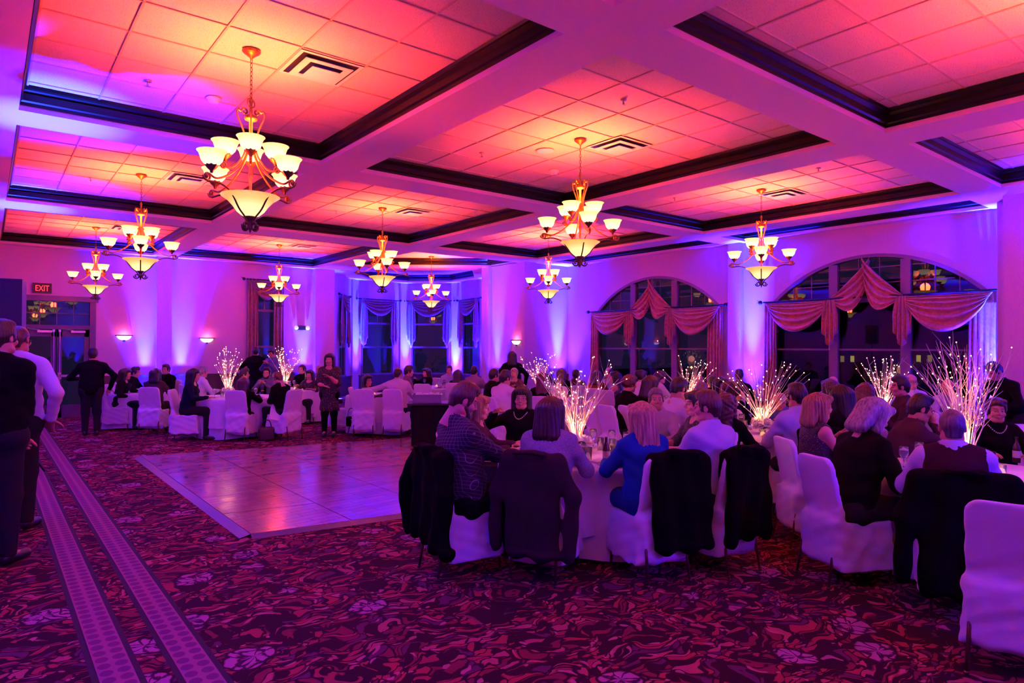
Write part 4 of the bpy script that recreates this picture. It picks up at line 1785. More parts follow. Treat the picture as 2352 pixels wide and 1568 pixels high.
# ---------------------------------------------------------------- dance floor
def parquet_material():
    m = mat('parquet', (.5, .3, .18), .16)
    nt = m.node_tree
    L = nt.links.new
    b = nt.nodes['Principled BSDF']
    tc = node(nt, 'ShaderNodeTexCoord')
    br = node(nt, 'ShaderNodeTexBrick', Scale=1.0)
    br.offset = .5
    br.inputs['Color1'].default_value = (.46, .17, .12, 1)
    br.inputs['Color2'].default_value = (.36, .12, .08, 1)
    br.inputs['Mortar'].default_value = (.18, .08, .05, 1)
    br.inputs['Mortar Size'].default_value = .0022
    br.inputs['Brick Width'].default_value = .46
    br.inputs['Row Height'].default_value = .115
    mp = node(nt, 'ShaderNodeMapping')
    mp.inputs['Rotation'].default_value = (0, 0, -.14)
    L(tc.outputs['Object'], mp.inputs[0])
    L(mp.outputs[0], br.inputs['Vector'])
    L(br.outputs['Color'], b.inputs['Base Color'])
    n_ = node(nt, 'ShaderNodeTexNoise', Scale=5.0, Detail=4.0)
    L(tc.outputs['Object'], n_.inputs['Vector'])
    r = node(nt, 'ShaderNodeMapRange')
    r.inputs['From Min'].default_value = .3
    r.inputs['From Max'].default_value = .7
    r.inputs['To Min'].default_value = .13
    r.inputs['To Max'].default_value = .26
    L(n_.outputs['Fac'], r.inputs['Value'])
    L(r.outputs[0], b.inputs['Roughness'])
    bp = node(nt, 'ShaderNodeBump', Strength=.25, Distance=.004)
    L(n_.outputs['Fac'], bp.inputs['Height'])
    L(bp.outputs[0], b.inputs['Normal'])
    return m


M_parq = parquet_material()
M_ramp = mat('aluminium_ramp', (.10, .07, .16), .4, .5)
DF = [Vector((1.93, 6.30, 0)), Vector((6.65, 5.70, 0)), Vector((6.65, 11.06, 0)), Vector((1.93, 11.82, 0))]
df = thing('dance_floor', 'glossy parquet dance floor laid on the carpet', 'dance floor', (0, 0, 0))
NU, NV = 5, 6


def dfp(u, v, z):
    a = DF[0].lerp(DF[1], u)
    b = DF[3].lerp(DF[2], u)
    p = a.lerp(b, v)
    return (p.x, p.y, z)


for i in range(NU):
    for j in range(NV):
        e, g = .0012, .001
        q = [(i / NU + e, j / NV + g), ((i + 1) / NU - e, j / NV + g), ((i + 1) / NU - e, (j + 1) / NV - g), (i / NU + e, (j + 1) / NV - g)]
        zt = .03 + .0004 * ((i * 7 + j * 3) % 4)
        flat(MB().add([dfp(u, v, .002) for u, v in q] + [dfp(u, v, zt) for u, v in q], [(4, 5, 6, 7), (0, 1, 5, 4), (1, 2, 6, 5), (2, 3, 7, 6), (3, 0, 4, 7)]), 'floor_panel', M_parq, df)
for k in range(4):
    a, b = DF[k], DF[(k + 1) % 4]
    n_ = Vector(((b - a).y, -(b - a).x, 0)).normalized() * .10
    flat(MB().add([(a.x, a.y, .029), (b.x, b.y, .029), ((b + n_).x, (b + n_).y, .004), ((a + n_).x, (a + n_).y, .004)], [(0, 1, 2, 3)]), 'ramp_edge', M_ramp, df)
# ---------------------------------------------------------------- people
SKIN = {'fair': (.60, .25, .16), 'mid': (.48, .19, .11), 'tan': (.38, .15, .08)}
HAIRC = {'black': (.008, .006, .007), 'dark': (.020, .011, .009), 'brown': (.055, .026, .015), 'auburn': (.10, .03, .015), 'blond': (.42, .25, .11), 'honey': (.26, .12, .05),
         'grey': (.22, .19, .19), 'greydark': (.10, .085, .085), 'silver': (.38, .33, .33)}
M_eye = mat('eye_white', (.34, .28, .27), .35)
M_iris = mat('iris', (.03, .018, .012), .15)
M_lip = mat('lips', (.42, .10, .10), .4)
M_pearl = mat('pearl', (.8, .74, .70), .2)
M_specs = mat('spectacle_frame', (.02, .015, .018), .3, .4)
M_shoe = mat('black_shoe', (.01, .01, .011), .3)


def hair_mat(c):
    return mat('hair_' + c, HAIRC[c], .42, noise=(60, .55, (1, 1, .06)))


def cloth_mat(c, name=None):
    if isinstance(c, str):
        return MATS[c]
    return mat(name or 'fabric_%03d_%03d_%03d' % tuple(int(x * 999) for x in c), c, .9, spec=.08, bump=(90, .2))


def plaid_material():
    m = mat('plaid_shirt', (.02, .014, .03), .85, spec=.2)
    nt = m.node_tree
    L = nt.links.new
    b = nt.nodes['Principled BSDF']
    tc = node(nt, 'ShaderNodeTexCoord')
    mp = node(nt, 'ShaderNodeMapping')
    mp.inputs['Rotation'].default_value = (.25, .2, .1)
    L(tc.outputs['Object'], mp.inputs[0])
    acc = None
    for ax in ('X', 'Z'):
        sp = node(nt, 'ShaderNodeSeparateXYZ')
        L(mp.outputs[0], sp.inputs[0])
        mu = node(nt, 'ShaderNodeMath', operation='MULTIPLY')
        mu.inputs[1].default_value = 36.0
        L(sp.outputs[ax], mu.inputs[0])
        fr = node(nt, 'ShaderNodeMath', operation='FRACT')
        L(mu.outputs[0], fr.inputs[0])
        lt = node(nt, 'ShaderNodeMath', operation='LESS_THAN')
        lt.inputs[1].default_value = .085
        L(fr.outputs[0], lt.inputs[0])
        if acc is None:
            acc = lt
        else:
            mx = node(nt, 'ShaderNodeMath', operation='ADD')
            L(acc.outputs[0], mx.inputs[0])
            L(lt.outputs[0], mx.inputs[1])
            acc = mx
    r = node(nt, 'ShaderNodeMix', data_type='RGBA')
    r.inputs['A'].default_value = (.022, .013, .03, 1)
    r.inputs['B'].default_value = (.17, .13, .17, 1)
    L(acc.outputs[0], r.inputs['Factor'])
    L(r.outputs['Result'], b.inputs['Base Color'])
    return m


def print_material(name, base, dot, scale, thr):
    m = mat(name, base, .7)
    nt = m.node_tree
    tc = node(nt, 'ShaderNodeTexCoord')
    v = node(nt, 'ShaderNodeTexVoronoi', Scale=scale)
    nt.links.new(tc.outputs['Object'], v.inputs['Vector'])
    r = node(nt, 'ShaderNodeValToRGB')
    r.color_ramp.elements[0].position, r.color_ramp.elements[0].color = thr, (*dot, 1)
    r.color_ramp.elements[1].position, r.color_ramp.elements[1].color = thr + .04, (*base, 1)
    nt.links.new(v.outputs['Distance'], r.inputs[0])
    nt.links.new(r.outputs[0], nt.nodes['Principled BSDF'].inputs['Base Color'])
    return m


plaid_material()
print_material('floral_dress', (.010, .007, .010), (.35, .16, .06), 34, .20)
print_material('sequin_top', (.014, .008, .014), (.45, .3, .35), 80, .16)
print_material('print_blouse', (.05, .04, .09), (.4, .3, .5), 26, .25)
print_material('dotted_shirt', (.55, .42, .46), (.30, .20, .28), 45, .22)
mat('grey_knit', (.26, .22, .28), .95, noise=(120, .35), bump=(160, .5))


def rodr(v, ax, a):
    return Matrix.Rotation(a, 3, ax) @ v


HAND_CACHE = {}


def hand_mesh(curl, res, left, splay=.05):
    """right hand: wrist at origin, fingers along +y, back of the hand +z, thumb on the -x side; mirrored when left"""
    key = (round(curl, 2), res, left, splay)
    if key in HAND_CACHE:
        return HAND_CACHE[key]
    f = Field((-.10, -.04, -.13), (.10, .21, .06), res)
    f.cap((0, -.03, 0), (0, .02, 0), .026, .027, .02, sq=(1, 1, 1.35))
    f.box((.002, .052, -.002), (.042, .046, .0145), .014, .02)
    for i, (x, L) in enumerate(((-.033, .072), (-.011, .080), (.011, .075), (.032, .060))):
        p = Vector((x, .095 - .006 * abs(i - 1), 0))
        ang = 0.0
        dirx = (i - 1.5) * splay
        r = .0092 if i < 3 else .008
        for s, l in enumerate((.45, .31, .26)):
            ang += curl * (.75 if s == 0 else 1.0)
            q = p + Vector((math.sin(dirx) * math.cos(ang), math.cos(ang), -math.sin(ang))) * (L * l)
            f.cap(p, q, r - .0006 * s, r - .0006 * (s + 1), .005)
            p = q
    p = Vector((-.036, .022, -.004))
    ang = 0
    for s, l in enumerate((.040, .032, .024)):
        d = Vector((-math.cos(.55 + ang), math.sin(.55 + ang), -.35 - .3 * curl)).normalized()
        q = p + d * l
        f.cap(p, q, .0125 - .0015 * s, .011 - .0012 * s, .008)
        p = q
        ang += .28 + .25 * curl
    V, Q = f.mesh()
    if left:
        V = V * np.array([-1, 1, 1], np.float32)
        Q = Q[:, ::-1]
    HAND_CACHE[key] = (V, Q)
    return V, Q


HEAD_CACHE = {}


def head_mesh(res, female, smile, jaw):
    key = (res, female, smile, jaw)
    if key in HEAD_CACHE:
        return HEAD_CACHE[key]
    f = Field((-.11, -.13, -.23), (.11, .14, .14), res)
    f.ell((0, -.012, .030), (.074, .092, .088), .02)
    f.ell((0, .022, -.035), (.058 * jaw, .068, .078), .03)
    f.cap((-.022 * jaw, .062, -.092), (.022 * jaw, .062, -.092), .019, .019, .03)
    f.cap((-.05 * jaw, .0, -.075), (-.03 * jaw, .05, -.095), .022, .018, .03)
    f.cap((.05 * jaw, .0, -.075), (.03 * jaw, .05, -.095), .022, .018, .03)
    f.cap((-.034, .078, .026), (.034, .078, .026), .013, .013, .02)
    for g in (-1, 1):
        f.ell((g * .042, .068, -.032), (.024, .022, .022), .02)
        f.ell((g * .031, .104, .004), (.018, .016, .011), .010, sub=True)
        f.ell((g * .078, -.008, -.008), (.010, .019, .031), .008)
        f.ell((g * .088, -.004, -.006), (.008, .011, .018), .006, sub=True)
    f.cap((0, .090, .014), (0, .112, -.022), .0085, .0115, .010)
    f.cap((-.013, .096, -.030), (.013, .096, -.030), .0085, .0085, .010)
    w = .026 + .010 * smile
    up = .010 * smile
    f.cap((-w, .082 - .004 * smile, -.058 + up), (0, .094, -.0575), .005, .0075, .008)
    f.cap((w, .082 - .004 * smile, -.058 + up), (0, .094, -.0575), .005, .0075, .008)
    f.cap((-w * .8, .082, -.068 + up * .6), (0, .093, -.070), .005, .0075, .008)
    f.cap((w * .8, .082, -.068 + up * .6), (0, .093, -.070), .005, .0075, .008)
    f.cap((-w, .094, -.0635 + up), (0, .103, -.0640), .0035, .0035, .004, sub=True)
    f.cap((w, .094, -.0635 + up), (0, .103, -.0640), .0035, .0035, .004, sub=True)
    nk = .047 if female else .057
    f.cap((0, -.022, -.06), (0, -.045, -.22), nk, nk * 1.06, .03)
    V, Q = f.mesh()
    c = V[Q].mean(1)
    lip = (np.abs(c[:, 0]) < w * 1.0) & (c[:, 1] > .084) & (np.abs(c[:, 2] + .0635 - up * (np.abs(c[:, 0]) / w)) < .0105) if female else np.zeros(len(Q), bool)
    brow = (np.abs(np.abs(c[:, 0]) - .031) < .019) & (np.abs(c[:, 2] - .030) < (.0022 if female else .0048)) & (c[:, 1] > .06)
    mi = np.where(lip, 1, np.where(brow, 2, 0)).astype(np.int32)
    HEAD_CACHE[key] = (V, Q, mi)
    return HEAD_CACHE[key]


def hair_mesh(style, res, seed=0):
    lo, hi = (-.16, -.22, -.42), (.16, .14, .16)
    if style in ('short', 'buzz', 'balding', 'crop', 'quiff'):
        lo, hi = (-.11, -.14, -.12), (.11, .15, .16)
    f = Field(lo, hi, res)
    rn = random.Random(seed)
    t = {'buzz': .004, 'balding': .006, 'short': .012, 'crop': .014, 'quiff': .014}.get(style, .018)
    f.ell((0, -.014, .032), (.075 + t, .094 + t, .089 + t * 1.1), .01)
    face = lambda zt: (lambda: f.box((0, .13, -.06 + (zt - .055)), (.064, .098, .118), .03, .012, sub=True))()
    if style in ('short', 'buzz', 'crop', 'quiff', 'balding'):
        f.cap((-.078, .03, -.01), (-.074, .025, -.03), .010, .006, .01)
        f.cap((.078, .03, -.01), (.074, .025, -.03), .010, .006, .01)
        f.cap((0, -.075, 0), (0, -.075, -.055), .05, .040, .03, sq=(.75, 1.3, 1))
        if style in ('short', 'quiff'):
            f.ell((0, .05, .105), (.055, .045, .028 + (.02 if style == 'quiff' else 0)), .03)
            f.ell((0, -.01, .115), (.06, .07, .03), .03)
        face(.062)
        if style == 'balding':
            f.ell((0, .02, .125), (.066, .105, .075), .02, sub=True)
        f.cut(lambda X, Y, Z: -.075 - Z + .55 * np.maximum(Y + .02, 0) + 0 * X)
        for g in (-1, 1):
            f.ell((g * .088, .0, -.012), (.02, .024, .034), .006, sub=True)
    else:
        face(.050)
        ln = {'long': .30, 'verylong': .36, 'bob': .17, 'medium': .14, 'wavy': .24, 'updo': 0, 'bunch': 0, 'pixie': .03}[style]
        if style in ('long', 'verylong', 'bob', 'medium', 'wavy'):
            w = .082 if style != 'wavy' else .095
            for x in (-.6, 0, .6):
                f.cap((x * w, -.075, .03), (x * w * 1.25, -.105, -ln), .055, .046 if style != 'bob' else .054, .05)
            for g in (-1, 1):
                f.cap((g * .078, .012, .04), (g * (.082 + (.012 if style == 'wavy' else 0)), .0, -ln * .82), .030, .034, .04)
            f.cap((-.05, .075, .085), (.05, .075, .085), .026, .026, .04)
            f.ell((0, .14, -.075), (.060, .085, .115), .02, sub=True)
        if style in ('updo', 'bunch'):
            f.ell((0, -.105, .02 if style == 'updo' else .07), (.05, .045, .05), .03)
            f.cap((-.05, .07, .09), (.05, .07, .09), .024, .024, .03)
            f.ell((0, .15, -.07), (.062, .085, .115), .02, sub=True)
            f.cut(lambda X, Y, Z: -.075 - Z + .5 * np.maximum(Y + .01, 0) + 0 * X)
        if style == 'pixie':
            f.cap((0, -.07, 0), (0, -.085, -.085), .058, .045, .03, sq=(.8, 1, 1))
            f.cap((-.055, .055, .098), (.02, .080, .088), .024, .020, .03)
            f.ell((0, .125, -.05), (.060, .075, .112), .02, sub=True)
            f.ell((.03, .115, .03), (.05, .05, .045), .02, sub=True)
            f.cut(lambda X, Y, Z: -.105 - Z + .45 * np.maximum(Y, 0) + 0 * X)
    a = {'buzz': .0005, 'balding': .001, 'short': .0025, 'crop': .0025, 'quiff': .003, 'wavy': .007, 'updo': .006}.get(style, .0035)
    ph = rn.uniform(0, 6)
    if style in ('wavy', 'updo', 'pixie'):
        f.warp(lambda X, Y, Z: a * np.sin(70 * X + ph + 3 * np.sin(30 * Z)) * np.sin(60 * Z + 40 * Y))
    else:
        f.warp(lambda X, Y, Z: a * np.sin(26 * np.arctan2(X, -Y - .02) + ph + 2 * np.sin(11 * Z)))
    return f.mesh()


def ik(S, T, l1, l2, hint):
    S, T = Vector(S), Vector(T)
    d = T - S
    L = min(d.length, (l1 + l2) * .985)
    n_ = d.normalized()
    T = S + n_ * L
    a = (l1 * l1 - l2 * l2 + L * L) / (2 * L)
    h = math.sqrt(max(l1 * l1 - a * a, 0))
    p = Vector(hint)
    p = (p - n_ * p.dot(n_)).normalized()
    return S + n_ * a + p * h, T


PEOPLE = []


def person(label, u, v, d, face, lean=8, hands=('table', 'table'), head=(0, 0), hair='short', hc='dark', skin='fair', top=(.3, .3, .35), sleeves='long', bottom=(.015, .014, .018), female=False,
           stand=False, s=None, collar=None, vest=None, specs=False, smile=.3, beard=False, mold=1.0, chair_lab=None, side=0, tie=None, necklace=False, earrings=False, skirt=False, twist=0, build=1.0,
           open_jacket=None, curl=(.35, .35), earbare=False, apron=False):
    """one figure: crown of the head at pixel (u,v), depth d; face = heading relative to the view (0 away, 90 right, 180 toward the camera)"""
    T = at(u, v, d)
    az = YAW + math.radians(face)
    L = math.radians(lean)
    hy, hp = math.radians(head[0]), math.radians(head[1])
    near = d < 7.6
    midd = d < 11.5
    hres = .0065 if near else (.010 if midd else .014)
    bres = .020 if near else (.026 if midd else .034)
    hnd = .0060 if near else (.009 if midd else .013)
    zseat = .565
    if stand:
        s_ = T.z / 1.735 if s is None else s
        zp = .915 * s_
        so = T.z - (zp + .515 * s_ * math.cos(L) + .172 * s_ * math.cos(L * .5 + hp * .4) + .128 * s_)
        zp += so
    else:
        k = .515 * math.cos(L) + .172 * math.cos(L * .5 + hp * .4) + .128
        s_ = (T.z - zseat) / k if s is None else s
        s_ = max(.86, min(1.14, s_))
        zp = T.z - k * s_
    sd = math.radians(side)
    axis = Vector((math.sin(sd), math.sin(L), math.cos(L))).normalized()
    pel = Vector((0, 0, zp))
    neck = pel + axis * .515 * s_
    hc_ = neck + Vector((math.sin(sd) * .1, math.sin(L * .5 + hp * .4) * .172 + .022, math.cos(L * .5 + hp * .4) * .172)) * s_
    off = Vector((hc_.x, hc_.y, 0))
    R2 = Matrix.Rotation(-az, 3, 'Z')
    root = Vector((T.x, T.y, 0)) - R2 @ off
    t = thing('person', label, 'person', (root.x, root.y, 0), -az)
    HM = Matrix.Translation(hc_) @ (Matrix.Rotation(-hy, 4, 'Z') @ Matrix.Rotation(-(hp + L * .35), 4, 'X')) @ Matrix.Scale(s_ ** .5, 4)
    fm = .90 if female else 1.0
    B = build
    # joints
    ca, sa = math.cos(math.radians(twist)), math.sin(math.radians(twist))
    xa = Vector((ca, -sa, 0))
    sh = [neck + xa * (g * .180 * fm * s_ * (.6 + .4 * B)) - axis * .055 * s_ for g in (-1, 1)]
    fwd = Vector((sa, ca, 0))
    ch_ = pel + axis * .32 * s_
    tgt = []
    for i, g in enumerate((-1, 1)):
        h = hands[i]
        if isinstance(h, str):
            h = {'table': (g * .15, .40, .80), 'lap': (g * .09, .27, zp + .13), 'chin': (g * .03, hc_.y + .10, hc_.z - .13), 'raise': (g * .16, .30, hc_.z - .16), 'side': (g * .27 * B, .03, zp + .02),
                 'back': (g * .2, -.05, zp + .05), 'hip': (g * .20, .14, zp + .22), 'phone': (g * .06, .32, zp + .40), 'clasp': (g * .025, .33, zp + .46), 'up': (g * .18, .22, hc_.z + .05), 'crotch': (g * .04, .22, zp - .03)}[h]
            h = Vector(h)
        else:
            h = Vector(h)
        tgt.append(h)
    el, wr = [], []
    for i, g in enumerate((-1, 1)):
        e, w = ik(sh[i], tgt[i], .285 * s_, .255 * s_, (g * .8, -.45, -.75))
        el.append(e)
        wr.append(w)
    hip = [pel + Vector((g * .085 * s_, 0, -.02)) for g in (-1, 1)]
    if stand:
        kn = [Vector((g * .095 * s_, .02, zp - .43 * s_)) for g in (-1, 1)]
        an = [Vector((g * .10 * s_, -.01, .085)) for g in (-1, 1)]
    else:
        kn = [Vector((g * .125 * s_, .42 * s_, zp - .02)) for g in (-1, 1)]
        an = [Vector((g * .13 * s_, .40 * s_, .085)) for g in (-1, 1)]
    ft = [a + Vector((0, .15 * s_, -.045)) for a in an]

    # --- the body, one continuous skin
    allp = sh + el + wr + hip + kn + an + ft + [neck, pel, hc_]
    lo = [min(p[i] for p in allp) - .22 for i in range(3)]
    hi = [max(p[i] for p in allp) + .20 for i in range(3)]
    lo[2] = max(lo[2], -.02)
    hi[2] = neck.z + .16

    def torso(f, e=0.0, k=.05, low=True):
        q = (1 / (1.32 * B), 1.02 / B, 1)
        f.cap(pel + axis * .10 * s_, ch_ + axis * .06 * s_, .118 * s_ + e, .125 * s_ + e, k, sq=q)
        if low:
            f.cap(pel, pel + axis * .10 * s_, .128 * s_ + e, .118 * s_ + e, k, sq=q)
        f.cap(sh[0] + xa * .03, sh[1] - xa * .03, .062 * s_ + e, .062 * s_ + e, k)
        f.cap(neck - axis * .03, neck + axis * .015, .075 * s_ + e, .062 * s_ + e * .5, k)
        for i in (0, 1):
            f.cap(neck + axis * .035 * s_ - fwd * .012, sh[i] + axis * .012, .047 * s_ * fm + e * .8, .050 * s_ + e * .6, .04)
        if female:
            for g in (-1, 1):
                c = ch_ + axis * .035 * s_ + fwd * .085 * s_ + xa * (g * .065 * s_)
                f.ell(c, (.058 * s_ + e, .055 * s_ + e, .058 * s_ + e), .04)
        elif B > 1.08:
            f.ell(pel + axis * .14 + fwd * .07, (.12 * B, .10 * B, .13), .05)

    def arm(f, i, e=0.0, upto=1.0, k=.03):
        f.cap(sh[i], el[i], .052 * s_ * B ** .5 + e, .043 * s_ + e, k)
        if upto > .5:
            w = el[i].lerp(wr[i], min(1, (upto - .5) * 2))
            f.cap(el[i], w, .042 * s_ + e, .030 * s_ + e, k)

    def legs(f, e=0.0, k=.04):
        for i in (0, 1):
            f.cap(hip[i], kn[i], .082 * s_ * B ** .5 + e, .057 * s_ + e, k)
            f.cap(kn[i], an[i], .055 * s_ + e, .040 * s_ + e, k)
    bf = Field(lo, hi, bres)
    torso(bf)
    arm(bf, 0)
    arm(bf, 1)
    legs(bf)
    bf.cap(neck - axis * .04, hc_ - Vector((0, .02, .05)), .052 * s_ * fm, .045 * s_ * fm, .03)
    for i in (0, 1):
        bf.cap(an[i], ft[i], .035, .03, .02)
    sm = SM().add(bf.mesh())
    V, Q, mi = head_mesh(hres, female, round(smile, 1), mold)
    Rm = np.array(HM.to_3x3())
    sm.add((V @ Rm.T + np.array(HM.translation), Q), mi)
    if d < 12:
        for g in (-1, 1):
            eb = MB().ball((g * .031, .0785, .004), .0120, 8, 6)
            sm.mb(eb, 3, HM)
            sm.mb(MB().ball((g * .031, .0855, .004), .0058, 6, 5), 4, HM)
    for i, g in enumerate((-1, 1)):
        dr = (wr[i] - el[i]).normalized()
        upv = Vector((0, 0, 1)) if abs(dr.z) < .8 else Vector((0, -1, .2))
        zax = (upv - dr * upv.dot(dr)).normalized()
        xax = dr.cross(zax)
        HMm = Matrix((xax.to_4d(), dr.to_4d(), zax.to_4d(), (0, 0, 0, 1))).transposed()
        for r_ in range(3):
            HMm[r_][3] = wr[i][r_]
        HMm[3][0] = HMm[3][1] = HMm[3][2] = 0
        HMm[3][3] = 1
        hv, hq = hand_mesh(curl[i], hnd, g < 0)
        sc_ = s_ * fm * .98
        Rh = np.array(HMm.to_3x3()) * sc_
        sm.add((hv @ Rh.T + np.array(HMm.translation), hq))
    ms = mat('skin_' + skin, SKIN[skin], .5, spec=.35)
    sm.build('body', [ms, M_lip, hair_mat(hc), M_eye, M_iris], t)

    # --- clothes
    mt = cloth_mat(top)
    cres = .0175 if near else (.024 if midd else .031)
    cf = Field(lo, hi, cres)
    e = .013
    torso(cf, e)
    up = {'long': 1.0, 'short': .38, 'elbow': .52, 'none': 0}[sleeves]
    for i in (0, 1):
        if sleeves == 'none':
            cf.cap(sh[i] - xa * (.05 * (-1, 1)[i]), sh[i] - xa * (.05 * (-1, 1)[i]) - axis * .08, .05, .06, .03)
        elif up >= .5:
            arm(cf, i, e, up)
        else:
            cf.cap(sh[i], sh[i].lerp(el[i], up * 2), .055 * s_ + e, .052 * s_ + e, .03)
    if sleeves == 'none':
        for i, g in enumerate((-1, 1)):
            cf.ell(sh[i] + xa * (g * .045), (.055, .08, .085), .02, sub=True)
    if not stand:
        cf.cap(hip[0] + Vector((0, .05, 0)), hip[1] + Vector((0, .05, 0)), .105 * s_, .105 * s_, .04)
    rn = random.Random(hash(label) % 9999 if False else int(u * 7 + v))
    ph = [rn.uniform(0, 6.28) for _ in range(4)]
    cf.warp(lambda X, Y, Z: .0035 * np.sin(38 * Z + 14 * X + ph[0]) * np.sin(21 * X + 9 * Y + ph[1]) + .003 * np.sin(55 * Z - 30 * Y + 20 * X + ph[2]))
    cf.cap(neck - axis * .06, neck + axis * .05, .074 * s_ * fm + e, .060 * s_ * fm + e, .04)
    # neckline
    nb = neck + axis * .02
    nr = .066 * s_ * fm + (.03 if female and sleeves != 'turtle' else 0)
    if sleeves == 'none' or (female and open_jacket is None and collar is None):
        cf.ell(nb + fwd * .05 + Vector((0, 0, .03)), (.075, .085, .085), .02, sub=True)
    else:
        cf.ell(nb + fwd * .022 + axis * .085, (.060 * s_ * fm, .064 * s_ * fm, .062), .012, sub=True)
    cf.cut(lambda X, Y, Z: Z - (neck.z + .075) + .25 * (Y - neck.y) + 0 * X)
    name = 'dress' if skirt else ('jacket' if open_jacket is not None else 'shirt')
    if skirt and stand:
        zk = zp - .36 * s_
        for a, b, r1, r2 in ((pel, Vector((0, 0, zk)), .15, .20),):
            cf.cap(a, b, r1 * s_, r2 * s_, .05, sq=(.95, 1.1, 1))
        cf.cut(lambda X, Y, Z: np.where(np.abs(X) < .28 * s_, zk - .02 + .012 * np.sin(40 * X) - Z, -1) + 0 * Y)
    soft(cf, name, mt, t)
    if collar is not None or (open_jacket is not None and open_jacket != 'plain'):
        cc = collar if collar is not None else open_jacket
        km = cloth_mat(cc)
        kf = Field((neck.x - .16, neck.y - .16, neck.z - .06), (neck.x + .16, neck.y + .18, neck.z + .14), .010 if near else .018)
        a0 = neck - axis * .005
        kf.cap(a0, a0 + axis * .08 + Vector((0, .012, 0)), .084 * s_ * fm, .070 * s_ * fm, .01)
        kf.cap(a0 - axis * .03, a0 + axis * .12 + Vector((0, .02, 0)), .070 * s_ * fm, .062 * s_ * fm, .008, sub=True)
        kf.cap(a0 + fwd * .09 + axis * .07, a0 + fwd * .09 - axis * .03, .016, .006, .01, sub=True)
        kf.cut(lambda X, Y, Z: Z - (neck.z + .085) + .35 * (Y - neck.y) + 0 * X)
        soft(kf, 'collar', km, t)
    if open_jacket is not None and open_jacket != 'plain':
        vm = cloth_mat(open_jacket)
        pf = Field(lo, hi, cres)
        pf.cap(ch_ + axis * .15 + fwd * .060, ch_ - axis * .10 + fwd * .100 * B, .040, .022, .02, sq=(1, .9, 1))
        soft(pf, 'shirt_front', vm, t)
    if tie is not None:
        a = neck + fwd * .105 - axis * .015
        m = MB().tube([a, a - axis * .05 + fwd * .02, a - axis * .18 + fwd * .055, a - axis * .30 + fwd * .05], [.014, .018, .026, .03], 6)
        m.build('tie', cloth_mat(tie), t)
    if vest is not None:
        vf = Field(lo, hi, cres)
        torso(vf, .021)
        for i, g in enumerate((-1, 1)):
            vf.ell(sh[i] + xa * (g * .055), (.06, .12, .12), .02, sub=True)
        vf.ell(neck + fwd * .06 + axis * .06, (.075, .11, .13), .02, sub=True)
        vf.ell(neck + axis * .08, (.085, .09, .08), .02, sub=True)
        vf.cut(lambda X, Y, Z: pel.z - .01 - Z + 0 * X + 0 * Y)
        soft(vf, 'waistcoat', cloth_mat(vest), t)
    mb_ = cloth_mat(bottom)
    pf = Field(lo, [hi[0], hi[1], pel.z + .14], cres)
    pf.cap(hip[0], hip[1], .118 * s_ * B, .118 * s_ * B, .04)
    legs(pf, .016)
    if not stand and female:
        pf.box((0, .25, zp - .02), (.17, .2, .075), .05, .04)
    pf.cut(lambda X, Y, Z: np.maximum(.07 - Z, Z - pel.z - .09) + 0 * X + 0 * Y)
    soft(pf, 'trousers' if not female else ('tights' if skirt else 'trousers'), mb_, t)
    for i in (0, 1):
        sf = Field(an[i] - Vector((.08, .10, .10)), ft[i] + Vector((.08, .12, .12)), .014 if near else .022)
        sf.cap(an[i] + Vector((0, -.02, -.035)), ft[i] + Vector((0, .02, 0)), .045, .040, .02, sq=(1.05, 1, 1))
        sf.cap(an[i], an[i] + Vector((0, 0, .03)), .045, .045, .02)
        sf.cut(lambda X, Y, Z: .003 - Z + 0 * X + 0 * Y)
        soft(sf, 'shoe', M_shoe, t)

    # --- hair and small things on the head
    if hair:
        V, Q = hair_mesh(hair, hres * 1.15, int(u))
        SM().add((V @ Rm.T + np.array(HM.translation), Q)).build('hair', hair_mat(hc), t)
    if beard:
        f = Field((-.09, -.03, -.15), (.09, .13, .02), hres)
        f.cap((-.055, .02, -.05), (-.035, .06, -.09), .022, .024, .02)
        f.cap((.055, .02, -.05), (.035, .06, -.09), .022, .024, .02)
        f.cap((-.03, .068, -.100), (.03, .068, -.100), .026, .026, .02)
        f.cap((-.026, .090, -.050), (.026, .090, -.050), .009, .009, .01)
        f.cap((-.026, .085, -.064), (.026, .085, -.064), .012, .012, .008, sub=True)
        V, Q = f.mesh()
        SM().add((V @ Rm.T + np.array(HM.translation), Q)).build('beard', hair_mat(hc), t)
    if specs:
        g_ = MB()
        for g in (-1, 1):
            g_.tube([Vector((g * .033 + .024 * math.cos(a), .108 - .006 * abs(math.cos(a)), .002 + .018 * math.sin(a))) for a in [i * PI / 6 for i in range(13)]], .0018, 4)
            g_.tube([(g * .057, .104, .006), (g * .078, .05, .010), (g * .08, -.01, .006)], .0018, 4)
        g_.tube([(-.009, .112, .004), (.009, .112, .004)], .0018, 4)
        o = g_.build('glasses', M_specs, t)
        o.matrix_local = HM
    if necklace:
        n_ = MB()
        for i in range(15):
            a = -1.25 + 2.5 * i / 14
            p = neck + Vector((.072 * math.sin(a) * 1.1, .03 + .095 * math.cos(a), .02 - .075 * math.cos(a) ** 2))
            n_.ball(p, .0062, 6, 5)
        n_.build('necklace', M_pearl, t)
    if earrings:
        n_ = MB()
        for g in (-1, 1):
            n_.ball((g * .084, .0, -.048), .006, 6, 5).ball((g * .084, .0, -.062), .007, 6, 5)
        o = n_.build('earrings', M_pearl, t)
        o.matrix_local = HM
    if not stand and chair_lab:
        back = R2 @ Vector((0, .03, 0))
        c = chair(root.x + back.x, root.y + back.y, -az, chair_lab)
        PEOPLE.append((root.copy(), chair_lab.split('under ', 1)[1] if 'under ' in chair_lab else None, label))
        return t, c
    return t, None
